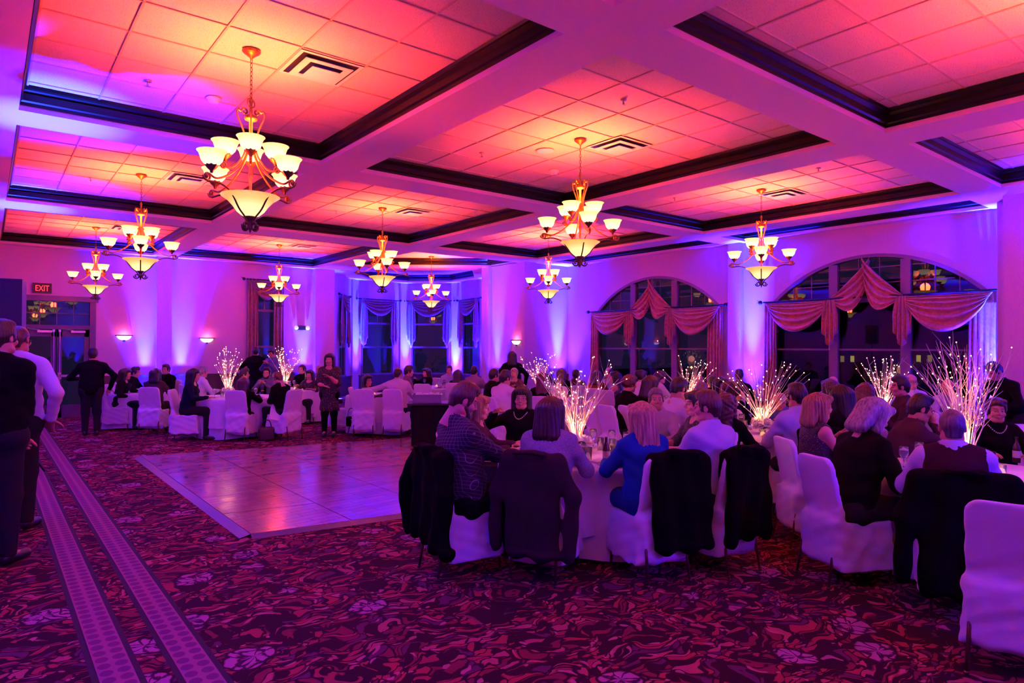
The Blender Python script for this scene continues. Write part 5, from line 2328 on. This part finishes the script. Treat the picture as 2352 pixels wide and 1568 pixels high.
# ---------------------------------------------------------------- the guests
BLK, CHAR, NAVY = (.003, .0025, .003), (.008, .006, .008), (.005, .006, .022)
WHT, LAV, PALE = (.62, .56, .62), (.40, .37, .56), (.36, .36, .54)
WC = 'white covered chair '
P = person
# standing at the left edge
P('tall man in a black suit seen from behind at the left edge', 6, 735, 5.4, 3, 2, ('crotch', 'crotch'), hair='short', hc='dark', top=BLK, open_jacket='plain', collar=WHT, stand=True, build=1.12)
P('man in a white shirt standing just beyond the black suit at the left edge', 44, 745, 6.4, 352, 2, ('crotch', 'side'), hair='buzz', hc='brown', skin='mid', top=WHT, collar=WHT, stand=True, build=1.12)
P('server in dark clothes stooping by the exit doors', 214, 800, 13.2, 335, 16, ((-.28, .35, 1.10), 'side'), hair='short', hc='dark', top=BLK, stand=True, build=1.15, s=1.02)
# far left table
P('dark-haired woman in black eating at the far left table', 289, 847, 14.0, 80, 12, ('table', 'lap'), hair='bob', hc='dark', top=CHAR, female=True, chair_lab=WC + 'under the woman in black at the far left')
P('spiky-haired man in black at the far left table', 311, 844, 14.9, 80, 14, hair='quiff', hc='black', top=BLK, chair_lab=WC + 'under the spiky-haired man')
P('woman with a dark bob seen from behind at the far left table', 358, 847, 13.4, 352, 6, hair='medium', hc='black', top=(.05, .03, .035), female=True, chair_lab=WC + 'with its plain back to us at the far left table')
P('man in glasses and dark jacket in front of the pilaster', 381, 837, 15.7, 186, 4, hair='short', hc='dark', specs=True, top=BLK, open_jacket=(.10, .03, .05), chair_lab=WC + 'under the man before the pilaster')
# table left of the dance floor
P('woman with very long black hair in profile at the left table', 446, 847, 12.5, 82, 10, ('lap', 'table'), hair='verylong', hc='black', top=NAVY, female=True, chair_lab=WC + 'in profile nearest the exit doors')
P('grey-haired man in a white shirt turned toward the lit branches', 466, 842, 14.3, 40, 12, hair='short', hc='grey', top=WHT, collar=WHT, build=1.1, chair_lab=WC + 'under the grey-haired man in white')
P('woman with long brown hair seen from behind at the left table', 560, 868, 12.55, 2, 8, ('lap', 'table'), hair='long', hc='brown', top=BLK, female=True, chair_lab=WC + 'square to the camera at the left table')
P('dark-haired man in profile between the lit branches on the left', 562, 848, 14.4, 75, 6, hair='quiff', hc='dark', top=BLK, open_jacket='plain', collar=WHT, chair_lab=WC + 'behind the brown-haired woman')
P('bearded man in glasses with a grey jacket and dark tie', 613, 845, 14.5, 180, 6, ('phone', 'phone'), hair='short', hc='black', specs=True, beard=True, top=(.13, .12, .18), open_jacket=WHT, tie=BLK, chair_lab=WC + 'under the bearded man')
o, _ = P('man in a black suit bowing over a sheet of paper', 638, 856, 12.7, 296, 14, ('lap', 'lap'), (0, 24), hair='short', hc='auburn', top=BLK, open_jacket='plain', collar=WHT, specs=True, build=1.1, chair_lab=WC + 'under the man with the sheet of paper')
P('young man in a blue shirt standing under the tall window', 624, 800, 17.6, 195, 5, ('phone', 'phone'), (0, 30), hair='short', hc='dark', top=(.10, .10, .24), collar=(.10, .10, .24), stand=True)
P('figure in black standing with its back turned by the tall window', 588, 797, 18.3, 350, 2, ('side', 'side'), hair='crop', hc='black', top=BLK, stand=True, build=1.15)
P('woman in a dark flowered dress seated behind the standing woman', 711, 850, 15.4, 186, 4, hair='medium', hc='dark', top='floral_dress', female=True, smile=.6, sleeves='elbow', chair_lab=WC + 'under the woman in the flowered dress')
P('man with thick dark hair near the emergency light', 694, 838, 16.9, 200, 6, hair='crop', hc='black', top=BLK, chair_lab=WC + 'under the thick-haired man')
P('bald man in glasses peeping past the standing woman', 733, 838, 17.7, 190, 4, hair='balding', hc='grey', specs=True, top=(.2, .18, .25), chair_lab=WC + 'under the bald man in glasses far left')
P('standing woman in a dark gold-flecked dress touching her chest', 757, 812, 13.0, 172, 1, ((-.02, .19, 1.17), (.06, .22, 1.00)), (6, 0), hair='long', hc='dark', top='floral_dress', sleeves='elbow', skirt=True, female=True, stand=True, smile=.7, bottom=BLK, build=1.12, earrings=True, curl=(.25, .2))
# table of the man with the outstretched arm
P('woman with long black hair and glasses left of the bald man', 845, 861, 13.4, 85, 6, ('lap', 'table'), (55, 0), hair='verylong', hc='black', specs=True, top='floral_dress', female=True, chair_lab=WC + 'under the woman with long black hair and glasses')
P('balding man in a speckled pink shirt stretching out his left arm', 915, 843, 13.1, 8, 8, ((-.74, .02, .90), 'table'), (10, 0), hair='balding', hc='dark', top='dotted_shirt', collar=(.55, .42, .46), build=1.15, chair_lab=WC + 'under the man with the outstretched arm')
p_ = at(836, 800, 13.0)
chair(p_.x, p_.y, -(YAW + math.radians(-12)), WC + 'empty beneath the outstretched arm')
p_ = at(783, 800, 13.8)
chair(p_.x, p_.y, -(YAW + math.radians(75)), WC + 'empty just right of the standing woman')
P('dark-haired man in profile beside the speckled shirt', 939, 841, 14.9, 75, 6, hair='quiff', hc='black', top=(.18, .07, .10), collar=(.18, .07, .10), chair_lab=WC + 'under the dark-haired man beside the speckled shirt')
# bay mouth table
P('woman with a fringe in a black jacket at the bay table', 979, 846, 17.3, 225, 4, ('table', 'raise'), hair='bob', hc='dark', top=BLK, open_jacket='plain', female=True, chair_lab=WC + 'under the woman with a fringe')
p_ = at(975, 800, 14.9)
chair(p_.x, p_.y, -(YAW + math.radians(0)), WC + 'empty behind the serving cart')
P('ginger man in a pale blue shirt facing us at the bay table', 1032, 840, 17.0, 182, 4, ('raise', 'table'), hair='short', hc='auburn', top=(.33, .33, .5), collar=(.33, .33, .5), chair_lab=WC + 'under the ginger man')
P('woman with straight dark hair seen from behind at the bay table', 1052, 850, 15.4, 12, 6, hair='long', hc='dark', top=CHAR, female=True, chair_lab=WC + 'under the straight-haired woman at the bay table')
P('man in a lavender shirt seen from behind left of the short wall', 1090, 842, 15.6, 20, 8, hair='short', hc='dark', top=(.22, .17, .28), build=1.15, chair_lab=WC + 'under the man in lavender by the bay')
# table by the short wall
P('man with a dark fringe in a black suit beside the white striped shirt', 1136, 847, 12.5, 62, 12, hair='crop', hc='black', top=BLK, open_jacket='plain', collar=WHT, chair_lab=WC + 'under the man with a dark fringe')
P('man in a white striped shirt leaning on his elbows', 1161, 851, 11.2, 42, 14, ((-.06, .34, 1.02), (.03, .36, 1.0)), (10, 0), hair='short', hc='dark', specs=True, top=(.66, .58, .62), collar=(.66, .58, .62), build=1.1, chair_lab=WC + 'under the white striped shirt')
P('blond woman facing us with her hands clasped', 1181, 846, 14.5, 192, 6, ('clasp', 'clasp'), hair='pixie', hc='blond', top=(.10, .03, .05), female=True, chair_lab=WC + 'under the blond woman with clasped hands')
P('person in black with a dark bob standing against the short wall', 1176, 807, 15.4, 355, 1, ('side', 'side'), hair='bob', hc='black', top=BLK, female=True, stand=True, build=1.15)
P('woman with long auburn hair seen from behind in front of the short wall', 1246, 856, 11.4, 8, 8, hair='long', hc='auburn', top=BLK, female=True, chair_lab=WC + 'under the woman with long auburn hair')
P('brown-haired guest in dark clothes left behind the tall branches', 1290, 847, 14.3, 15, 6, hair='long', hc='brown', top=BLK, female=True, chair_lab=WC + 'under the brown-haired guest behind the tall branches')
P('guest with dark hair right behind the tall branches', 1322, 849, 14.6, 350, 6, hair='crop', hc='dark', top=(.10, .02, .02), chair_lab=WC + 'under the dark-haired guest behind the tall branches')
P('guest in rust red behind the right twigs of the tall branches', 1372, 852, 13.6, 20, 6, hair='medium', hc='brown', top=(.20, .04, .01), female=True, chair_lab=WC + 'under the guest in rust red')
# centre right, middle distance
P('balding man with an open collar looking left below the far window', 1398, 843, 14.8, 250, 2, hair='balding', hc='dark', top=(.34, .32, .5), collar=(.34, .32, .5), chair_lab=WC + 'under the balding man below the far window')
P('woman in a sleeveless print dress beside the balding man', 1413, 854, 13.3, 290, 4, hair='wavy', hc='black', top='print_blouse', sleeves='none', female=True, chair_lab=WC + 'under the woman in the sleeveless print')
P('woman with pinned-up auburn hair in black, in profile', 1446, 861, 9.6, 62, 12, hair='updo', hc='auburn', top=BLK, female=True, earrings=True, chair_lab=WC + 'under the woman with pinned-up hair')
P('dark-haired guest in black with a white collar edge', 1497, 863, 9.5, 66, 14, hair='bob', hc='dark', top=BLK, collar=WHT, chair_lab=WC + 'under the guest with the white collar edge')
P('woman in white and glasses with dark hair gathered up', 1474, 850, 12.4, 72, 4, hair='bunch', hc='dark', specs=True, top=WHT, female=True, chair_lab=WC + 'under the woman in white and glasses')
P('woman in glasses and pale top turned to the right', 1517, 852, 12.6, 80, 4, hair='updo', hc='brown', specs=True, top=(.5, .42, .48), female=True, chair_lab=WC + 'under the woman turned to the right')
p_ = at(1392, 800, 10.2)
chair(p_.x, p_.y, -(YAW + math.radians(70)), WC + 'empty in profile right of the tall branches')
p_ = at(1395, 800, 13.0)
chair(p_.x, p_.y, -(YAW + math.radians(20)), WC + 'empty below the far arched window')
P('crew-cut man in a pale shirt bending to the right', 1561, 866, 7.9, 62, 18, ('table', 'table'), (0, 14), hair='crop', hc='black', skin='mid', top=(.5, .44, .54), collar=(.5, .44, .54), tie=BLK, chair_lab=WC + 'under the crew-cut man')
P('red-faced guest facing us beyond the crew-cut man', 1606, 860, 12.6, 188, 4, hair='balding', hc='dark', top=(.3, .1, .14), chair_lab=WC + 'under the red-faced guest')
P('grey-haired guest seen from behind next to the crew-cut man', 1612, 880, 9.0, 20, 8, hair='short', hc='greydark', top=CHAR, chair_lab=WC + 'under the grey-haired guest next to the crew-cut man')
P('dark-haired man with a white collar seen from behind near the pilaster', 1636, 862, 11.0, 12, 6, hair='crop', hc='dark', top=BLK, collar=WHT, chair_lab=WC + 'under the man with the white collar near the pilaster')
P('dark-haired woman facing us left of the fan of branches', 1657, 867, 10.2, 165, 6, hair='long', hc='dark', top=CHAR, female=True, chair_lab=WC + 'under the woman left of the fan of branches')
P('guest with a rim-lit brown head of hair behind the curly woman', 1671, 876, 9.2, 18, 8, hair='crop', hc='brown', top=BLK, chair_lab=WC + 'under the guest behind the curly woman')
P('dark-haired man in black against the blue-lit pilaster', 1698, 849, 13.0, 35, 6, hair='short', hc='dark', top=BLK, chair_lab=WC + 'under the man against the blue-lit pilaster')
P('woman with long dark hair bending over the fan of branches', 1694, 878, 8.9, 128, 16, ('table', 'table'), (0, 20), hair='long', hc='dark', top=BLK, female=True, chair_lab=WC + 'under the woman bending over the fan of branches')
P('man in a blue shirt half hidden behind the fan of branches', 1790, 902, 8.8, 232, 26, ('table', 'table'), (0, 15), hair='balding', hc='grey', skin='mid', specs=True, top=(.10, .10, .32), chair_lab=WC + 'under the man hidden behind the fan of branches')
P('bald guest close below the near arched window', 1914, 864, 11.3, 182, 4, hair=None, top=(.22, .2, .3), chair_lab=WC + 'under the bald guest below the near window')
P('brown-haired guest with a stooped back before the near window', 1905, 871, 9.4, 350, 16, hair='medium', hc='brown', top=(.3, .24, .34), female=True, chair_lab=WC + 'under the stooped brown-haired guest')
P('woman with wavy auburn hair left of the narrow lit branches', 1988, 880, 8.4, 40, 8, hair='wavy', hc='auburn', top=(.05, .02, .03), female=True, chair_lab=WC + 'under the woman with wavy auburn hair')
P('black-haired man in brown turned to the left by the narrow branches', 2067, 865, 8.6, 285, 8, hair='short', hc='black', top=(.05, .025, .03), build=1.15, chair_lab=WC + 'under the man in brown')
P('balding man in glasses and a white shirt facing us by the near window', 2093, 858, 10.4, 184, 2, hair='balding', hc='grey', specs=True, top=(.62, .56, .62), collar=(.62, .56, .62), build=1.08, chair_lab=WC + 'under the balding man in white')
P('bald guest behind the dense thicket of branches', 2178, 870, 9.8, 180, 6, hair=None, top=(.3, .24, .4), chair_lab=WC + 'under the bald guest behind the thicket')
P('server in black bending over a table by the near pier', 2284, 832, 9.4, 255, 32, ((-.1, .45, .95), (.12, .42, .95)), (0, 25), hair='short', hc='black', top=BLK, stand=True, s=1.0)
# centre foreground table
P1, C1 = P('bearded man in a dark plaid shirt looking down at the table', 1066, 878, 5.3, 60, -4, ((-.16, .46, .83), (.02, .50, .82)), (12, 26), hair='short', hc='brown', beard=True, top='plaid_shirt', collar='plaid_shirt', bottom=BLK, build=1.18, chair_lab=WC + 'under the plaid shirt', mold=1.1)
P2, C2 = P('woman with long blond streaked hair beside the plaid shirt', 1101, 909, 6.45, 100, 8, hair='verylong', hc='honey', top=(.06, .02, .03), female=True, chair_lab=WC + 'under the streaked blond woman')
P3, C3 = P('laughing woman in glasses with a pearl necklace and black jumper', 1198, 888, 7.15, 200, 4, ('table', (.24, .24, 1.06)), (-12, 2), hair='medium', hc='dark', skin='fair', top=BLK, collar=BLK, specs=True, smile=1.0, necklace=True, earrings=True, female=True, curl=(.3, .55), chair_lab=WC + 'under the laughing woman', build=1.1)
P4, C4 = P('woman in a grey knit with a dark bob, back to us', 1266, 912, 5.3, 24, 8, hair='bob', hc='dark', skin='tan', top='grey_knit', sleeves='elbow', bottom=(.3, .2, .3), female=True, chair_lab=WC + 'under the grey knit', build=1.12)
P5, C5 = P('woman in a blue jumper with long straight blond hair, back to us', 1472, 925, 5.3, 338, 8, hair='verylong', hc='blond', top=(.006, .045, .24), bottom=(.006, .03, .16), female=True, chair_lab=WC + 'under the blue jumper', build=1.1)
P6, C6 = P('man in a lavender shirt turned to his left neighbour', 1624, 899, 5.5, 328, 6, ('table', 'lap'), (-28, 0), hair='short', hc='brown', top=LAV, collar=LAV, chair_lab=WC + 'under the lavender shirt', build=1.08)
P7, C7 = P('man with cropped greying hair looking straight at us', 1507, 892, 7.2, 205, 3, hair='crop', hc='greydark', skin='mid', top=(.34, .25, .30), collar=(.34, .25, .30), head=(-22, 0), smile=.5, chair_lab=WC + 'under the man looking straight at us', mold=1.1)
P9, C9 = P('woman in a sequinned top facing left behind the lavender shirt', 1597, 899, 6.5, 262, 5, hair='bunch', hc='dark', top='sequin_top', sleeves='elbow', female=True, chair_lab=WC + 'under the sequinned top')
P10, C10 = P('woman with curly dark hair in black, back to us', 1666, 904, 6.6, 38, 8, hair='wavy', hc='brown', top=BLK, female=True, chair_lab=WC + 'under the curly-haired woman')
P13, C13 = P('black-haired man in a pale blue shirt, back to us', 1830, 881, 6.9, 345, 8, hair='short', hc='black', skin='mid', top=PALE, collar=PALE, build=1.1, chair_lab=WC + 'under the pale blue shirt')
P18, C18 = P('woman with a mass of black hair behind the sleeveless woman', 1928, 885, 7.0, 330, 10, hair='verylong', hc='black', top=BLK, female=True, build=1.15, chair_lab=WC + 'under the woman with a mass of black hair')
# right-hand table
P17, C17 = P('sleeveless woman with honey hair in profile, bracelet on her wrist', 1882, 904, 6.05, 88, 4, ((-.06, .30, .98), (.02, .30, .94)), hair='medium', hc='honey', top='sequin_top', sleeves='none', female=True, smile=.1, chair_lab=WC + 'under the sleeveless woman')
P16, C16 = P('grey-haired woman in black bowed over her plate', 2010, 915, 5.15, 78, 20, ('table', 'table'), (0, 22), hair='medium', hc='grey', top=BLK, collar=BLK, earrings=True, female=True, build=1.18, chair_lab=WC + 'in profile under the grey-haired woman')
P15, C15 = P('man in a dark waistcoat and white sleeves, back to us', 2186, 939, 4.6, 24, 10, hair='buzz', hc='greydark', top=(.52, .46, .58), collar=(.52, .46, .58), vest=(.030, .008, .012), build=1.12, chair_lab=WC + 'under the waistcoat')
P19, C19 = P('man in dark-rimmed glasses leaning in with his hand at his mouth', 2114, 908, 6.3, 98, 24, ('table', 'chin'), (0, 6), hair='short', hc='black', skin='mid', specs=True, top=(.045, .02, .03), collar=(.045, .02, .03), build=1.12, chair_lab=WC + 'under the man with his hand at his mouth')
P20, C20 = P('short-haired woman in a black blazer smiling toward us at the right edge', 2288, 916, 6.4, 200, 4, hair='pixie', hc='brown', top=BLK, open_jacket='plain', female=True, smile=.6, necklace=True, build=1.1, chair_lab=WC + 'under the woman in the blazer')

# lone chair in the right foreground
p_ = at(2330, 800, 3.72)
chair(p_.x, p_.y, -(YAW + math.radians(42)), WC + 'pulled out alone in the right foreground', var=1)

# coats on chair backs
M_coatb = mat('black_coat', (.0022, .0018, .0022), .95, spec=.05, bump=(70, .3))
M_coatp = mat('plum_coat', (.022, .010, .018), .9, spec=.1, bump=(70, .3))
coat(C1, 1, M_coatb, 'black coat over the chair of the plaid-shirt man', .74, True, -.03, .26)
coat(C4, 2, M_coatp, 'plum coat with hanging sleeves over the chair of the grey-knit woman', .76, True, .0, .23)
coat(C5, 3, M_coatb, 'black coat over the chair of the blue-jumper woman', .72, False, .10, .26)
coat(C6, 4, M_coatb, 'black coat over the chair of the lavender-shirt man', .72, False, .04, .24)
coat(C13, 5, M_coatb, 'black jacket over the chair of the pale-blue-shirt man', .58, False, .0, .24)
coat(C15, 6, M_coatb, 'long black coat over the chair of the waistcoat man', .80, True, .0, .27)

# bracelet
# ---------------------------------------------------------------- tableware
M_china = mat('white_china', (.78, .72, .74), .25)
M_wine = mat('red_wine', (.05, .004, .008), .1)
M_amber = mat('beer_bottle', (.05, .018, .004), .12)
M_label = mat('paper_label', (.5, .42, .36), .6)
M_food = mat('roast_food', (.22, .08, .03), .7, noise=(40, .5))
M_napkin = mat('linen_napkin', (.62, .54, .60), .85)
M_wax = mat('candle_wax', (.85, .75, .6), .5, emit=(1, .45, .15), estr=.8)
M_silver = mat('cutlery_steel', (.6, .57, .58), .22, .95)
plate_me = MB().lathe([(.05, 0), (.085, .004), (.125, .016), (.128, .019), (.085, .009), (.001, .007)], 24, cap=False).mesh('plate', M_china)
glass_me = MB().lathe([(.034, 0), (.034, .003), (.006, .008), (.005, .075), (.02, .09), (.036, .12), (.038, .15), (.033, .185), (.031, .185), (.036, .15), (.034, .12), (.018, .094)], 14, cap=False).mesh('goblet', M_clear)
wine_me = MB().lathe([(.001, .094), (.017, .095), (.033, .12), (.034, .135), (.001, .135)], 14, cap=False).mesh('drink', M_wine)
tumbler_me = MB().lathe([(.030, .002), (.036, .12), (.034, .12), (.028, .006)], 14, cap=False).mesh('tumbler', M_clear)
cup_me2 = MB().lathe([(.022, 0), (.026, .008), (.040, .035), (.044, .065), (.041, .065), (.036, .035), (.02, .010)], 16, cap=False).tube([(.042, 0, .055), (.062, 0, .05), (.060, 0, .03), (.038, 0, .022)], .004, 5).mesh('cup', M_china)
saucer_me = MB().lathe([(.03, 0), (.072, .010), (.074, .013), (.001, .006)], 18, cap=False).mesh('saucer', M_china)
votive_me = MB().lathe([(.030, .0), (.034, .01), (.036, .07), (.033, .07), (.030, .01)], 14, cap=False).mesh('votive', M_clear)
fork_me = MB().box((-.004, -.09, .0), (.004, .03, .002)).box((-.010, .03, 0), (.010, .045, .002)).box((-.010, .045, 0), (-.006, .09, .002)).box((-.002, .045, 0), (.002, .09, .002)).box((.006, .045, 0), (.010, .09, .002)).mesh('fork', M_silver, False)
napk_me = MB().box((-.06, -.09, 0), (.06, .09, .008)).box((-.058, -.085, .008), (.05, .08, .015)).mesh('napkin', M_napkin, False)


def put(name, me, label, cat, x, y, rz=0, group=None, parts=(), z=.7605):
    t = thing(name, label, cat, (x, y, z), rz, group)
    child('body', me, t)
    for n_, m_, l_ in parts:
        child(n_, m_, t, l_)
    return t


def bottle(x, y, lab, z=.7605):
    t = thing('beer_bottle', lab, 'bottle', (x, y, z))
    MB().lathe([(.028, 0), (.030, .006), (.030, .115), (.027, .14), (.013, .175), (.012, .215), (.014, .217), (.014, .225)], 16).build('glass', M_amber, t)
    MB().lathe([(.0306, .045), (.0306, .105)], 16, cap=False).build('paper_label', M_label, t)
    return t


rn = random.Random(11)
food_me = MB().ball((0, 0, .016), .05, 8, 6, sq=(1, .7, .4)).ball((.03, .04, .016), .03, 8, 5, sq=(1, 1, .5)).mesh('food', M_food)
FULL = {'T1', 'T2', 'T3', 'T7'}
place = {}
for pos, short, lab in PEOPLE:
    if short is None:
        short = {'grey-haired woman': 'the grey-haired woman'}.get(lab, lab.split(' in ')[0] if len(lab.split(' in ')[0].split()) > 2 else lab)
    best = min(TABLES, key=lambda k: (TABLES[k][0] - pos.x) ** 2 + (TABLES[k][1] - pos.y) ** 2)
    x, y, r, _ = TABLES[best]
    if math.hypot(x - pos.x, y - pos.y) < 1.9:
        place.setdefault(best, []).append((math.atan2(pos.y - y, pos.x - x), short))
for key, (x, y, r, desc) in TABLES.items():
    seats = sorted(place.get(key, []))
    last = -9
    for i, (a, short) in enumerate(seats):
        if a - last < .42:
            a = last + .42
        last = a
        f_ = 'in front of ' + ' '.join(short.split()[:9])

        def on(rad, da):
            return x + rad * math.cos(a + da), y + rad * math.sin(a + da)
        px, py = on(r - .20, 0)
        put('dinner_plate', plate_me, 'white dinner plate ' + f_, 'plate', px, py, a, 'dinner plates on the tables', [('food', food_me, (0, 0, 0))] if i % 3 != 2 else ())
        gx, gy = on(r - .33, .22)
        put('stemmed_glass', glass_me, 'stemmed glass ' + f_, 'glass', gx, gy, 0, 'stemmed glasses on the tables', [('drink', wine_me, (0, 0, 0))] if i % 3 == 1 else ())
        if key in FULL:
            kx, ky = on(r - .19, -.24)
            put('fork', fork_me, 'steel fork ' + f_, 'fork', kx, ky, a + PI / 2, 'forks on the tables')
            cx_, cy_ = on(r - .40, -.16)
            if i % 2:
                put('coffee_cup', cup_me2, 'white coffee cup ' + f_, 'cup', cx_, cy_, a, 'coffee cups on the tables', z=.7665)
                put('saucer', saucer_me, 'white saucer ' + f_, 'saucer', cx_, cy_, a, 'saucers on the tables')
            else:
                put('folded_napkin', napk_me, 'folded napkin ' + f_, 'napkin', cx_, cy_, a + .3, 'folded napkins on the tables')
            tx, ty = on(r - .46, .36)
            put('water_tumbler', tumbler_me, 'straight water tumbler ' + f_, 'glass', tx, ty, 0, 'water tumblers on the tables')
    for i, w in enumerate(('camera side', 'left side', 'right side')):
        a = math.atan2(-y, -x) + (0, -2.1, 2.1)[i]
        vx, vy = x + .23 * math.cos(a), y + .23 * math.sin(a)
        t = put('votive_candle', votive_me, '%s candle on the table %s' % (w.replace(' ', '-'), desc), 'candle', vx, vy, 0, 'votive candles on the tables')
        MB().lathe([(.028, .006), (.028, .035), (.003, .036)], 12).build('wax', M_wax, t)
for u, v, lab in ((1392, 1063, 'brown beer bottle beside the blue jumper'), (2283, 1106, 'brown beer bottle near the right edge')):
    q = fl(u, v, .76)
    bottle(q.x, q.y, lab)
q = at(2322, 1040, 5.0)
q = fl(2335, 1062, .76)
bottle(q.x, q.y, 'second beer bottle farther back at the right edge')
# menu card by the fan of branches
q = fl(1735, 988, .76)
t = thing('menu_card', 'small printed card standing below the fan of branches', 'card', (q.x, q.y, .7605), -YAW)
flat(MB().box((-.045, -.002, 0), (.045, .002, .12)), 'card', mat('card_paper', (.6, .5, .55), .7), t)
flat(MB().box((-.02, -.004, .03), (.02, -.0022, .09)), 'print', mat('card_print', (.12, .06, .1), .7), t)

# sheet of paper on the lap of the man in the black suit
q = at(634, 948, 12.45)
t = thing('paper_sheet', 'sheet of paper on the lap of the bowing man', 'paper', (q.x, q.y, q.z), -YAW)
o = flat(MB().box((-.11, -.15, 0), (.11, .15, .002)), 'sheet', mat('paper_white', (.75, .7, .74), .8), t)
o.rotation_euler = (1.0, .25, .5)

# ---------------------------------------------------------------- serving cart with a bus tub
q = fl(988, 1023, 0)
ct = thing('serving_cart', 'black draped serving cart between the dance floor and the plaid shirt', 'cart', (q.x, q.y, 0), -YAW + .12)
f = Field((-.42, -.40, -.02), (.42, .40, .80), .02)
f.box((0, 0, .36), (.33, .27, .38), .03, .02)
f.warp(lambda X, Y, Z: .012 * np.sin(38 * X + 1.5) * (Z < .66) * (.75 - Z) + .010 * np.sin(40 * Y) * (Z < .66) * (.75 - Z))
f.cut(lambda X, Y, Z: .02 - Z + 0 * X + 0 * Y)
soft(f, 'drape', mat('black_drape', (.005, .004, .006), .9, spec=.15), ct)
MB().box((-.40, -.33, .745), (.40, .33, .775)).build('tray_top', M_black, ct, smooth=False)
for sx in (-.28, .28):
    for sy in (-.22, .22):
        MB().tube([(sx - .012, sy, .03), (sx + .012, sy, .03)], .028, 10).build('caster', M_black, ct)
R_ = Matrix.Rotation(-YAW + .12, 3, 'Z')


def on_cart(x, y):
    v = R_ @ Vector((x, y, 0))
    return q.x + v.x, q.y + v.y


M_tub = mat('grey_tub', (.20, .17, .26), .5)
bx, by = on_cart(-.06, 0)
tb_ = thing('bus_tub', 'grey plastic bus tub piled with napkins on the serving cart', 'tub', (bx, by, .776), -YAW + .12)
m = MB()
for a, b in ((-.25, -.245), (.245, .25)):
    m.box((a, -.18, 0), (b, .18, .14))
m.box((-.25, -.18, 0), (.25, -.175, .14)).box((-.25, .175, 0), (.25, .18, .14)).box((-.25, -.18, 0), (.25, .18, .006)).box((-.27, -.20, .135), (.27, -.18, .145)).box((-.27, .18, .135), (.27, .20, .145)).box((-.27, -.2, .135), (-.25, .2, .145)).box((.25, -.2, .135), (.27, .2, .145))
flat(m, 'shell', M_tub, tb_)
for i in range(4):
    nx, ny = on_cart(-.2 + .11 * i, .05 * (-1) ** i)
    t = thing('used_napkin', ['crumpled napkin at the left of the bus tub', 'crumpled napkin left of centre in the bus tub', 'crumpled napkin right of centre in the bus tub', 'crumpled napkin at the right of the bus tub'][i], 'napkin', (nx, ny, .785), i * .8)
    f = Field((-.11, -.11, -.01), (.11, .11, .19), .014)
    f.ell((0, 0, .085), (.075, .07, .075), .02)
    f.warp(lambda X, Y, Z: .018 * np.sin(60 * X + i) * np.sin(50 * Y + 40 * Z + i))
    soft(f, 'linen', M_napkin, t)

# ---------------------------------------------------------------- handbag, loudspeaker, tray stand
q = at(808, 965, 13.0)
hb = thing('handbag', 'small black handbag hanging from the empty chair right of the standing woman', 'handbag', (q.x, q.y, q.z - .12), -YAW)
f = Field((-.15, -.10, -.02), (.15, .10, .25), .014)
f.box((0, 0, .10), (.11, .045, .10), .03, .02)
soft(f, 'bag', M_coatb, hb)
MB().tube(arc_pts([(-.08, 0, .19), (-.05, 0, .34), (.05, 0, .34), (.08, 0, .19)], 5), .006, 6).build('strap', M_coatb, hb)
MB().ball((0, -.05, .14), .012, 8, 5).build('clasp', M_silver, hb)

sp0 = at(14, 700, 9.0)
ls = thing('loudspeaker', 'black loudspeaker on a pole above the men at the left edge', 'loudspeaker', (sp0.x, sp0.y, 0), -YAW + .5)
flat(MB().box((-.20, -.18, 1.95), (.20, .18, 2.65)), 'cabinet', mat('speaker_cabinet', (.012, .012, .02), .5), ls)
flat(MB().box((-.17, -.195, 2.0), (.17, -.18, 2.6)), 'grille', mat('speaker_grille', (.02, .02, .03), .6, bump=(300, .5)), ls)
MB().tube([(0, 0, .05), (0, 0, 1.96)], .02, 8).build('pole', M_black, ls)
for a in range(3):
    MB().tube([(0, 0, .75), (.45 * math.cos(a * 2.1), .45 * math.sin(a * 2.1), .015)], .014, 6).build('leg', M_black, ls)

q = fl(640, 1008, 0)
q2 = fl(612, 1012, 0)
hb2 = thing('handbag', 'dark brown handbag on the floor between two chairs at the left table', 'handbag', (q2.x, q2.y, 0), -YAW + .4)
f = Field((-.2, -.14, -.02), (.2, .14, .34), .016)
f.box((0, 0, .13), (.14, .075, .13), .05, .02)
f.cut(lambda X, Y, Z: .002 - Z + 0 * X + 0 * Y)
soft(f, 'bag', mat('brown_leather', (.05, .018, .012), .4), hb2)
MB().tube(arc_pts([(-.09, 0, .24), (-.05, 0, .37), (.05, 0, .37), (.09, 0, .24)], 5), .008, 6).build('strap', MATS['brown_leather'], hb2)

# bracelet of the sleeveless woman
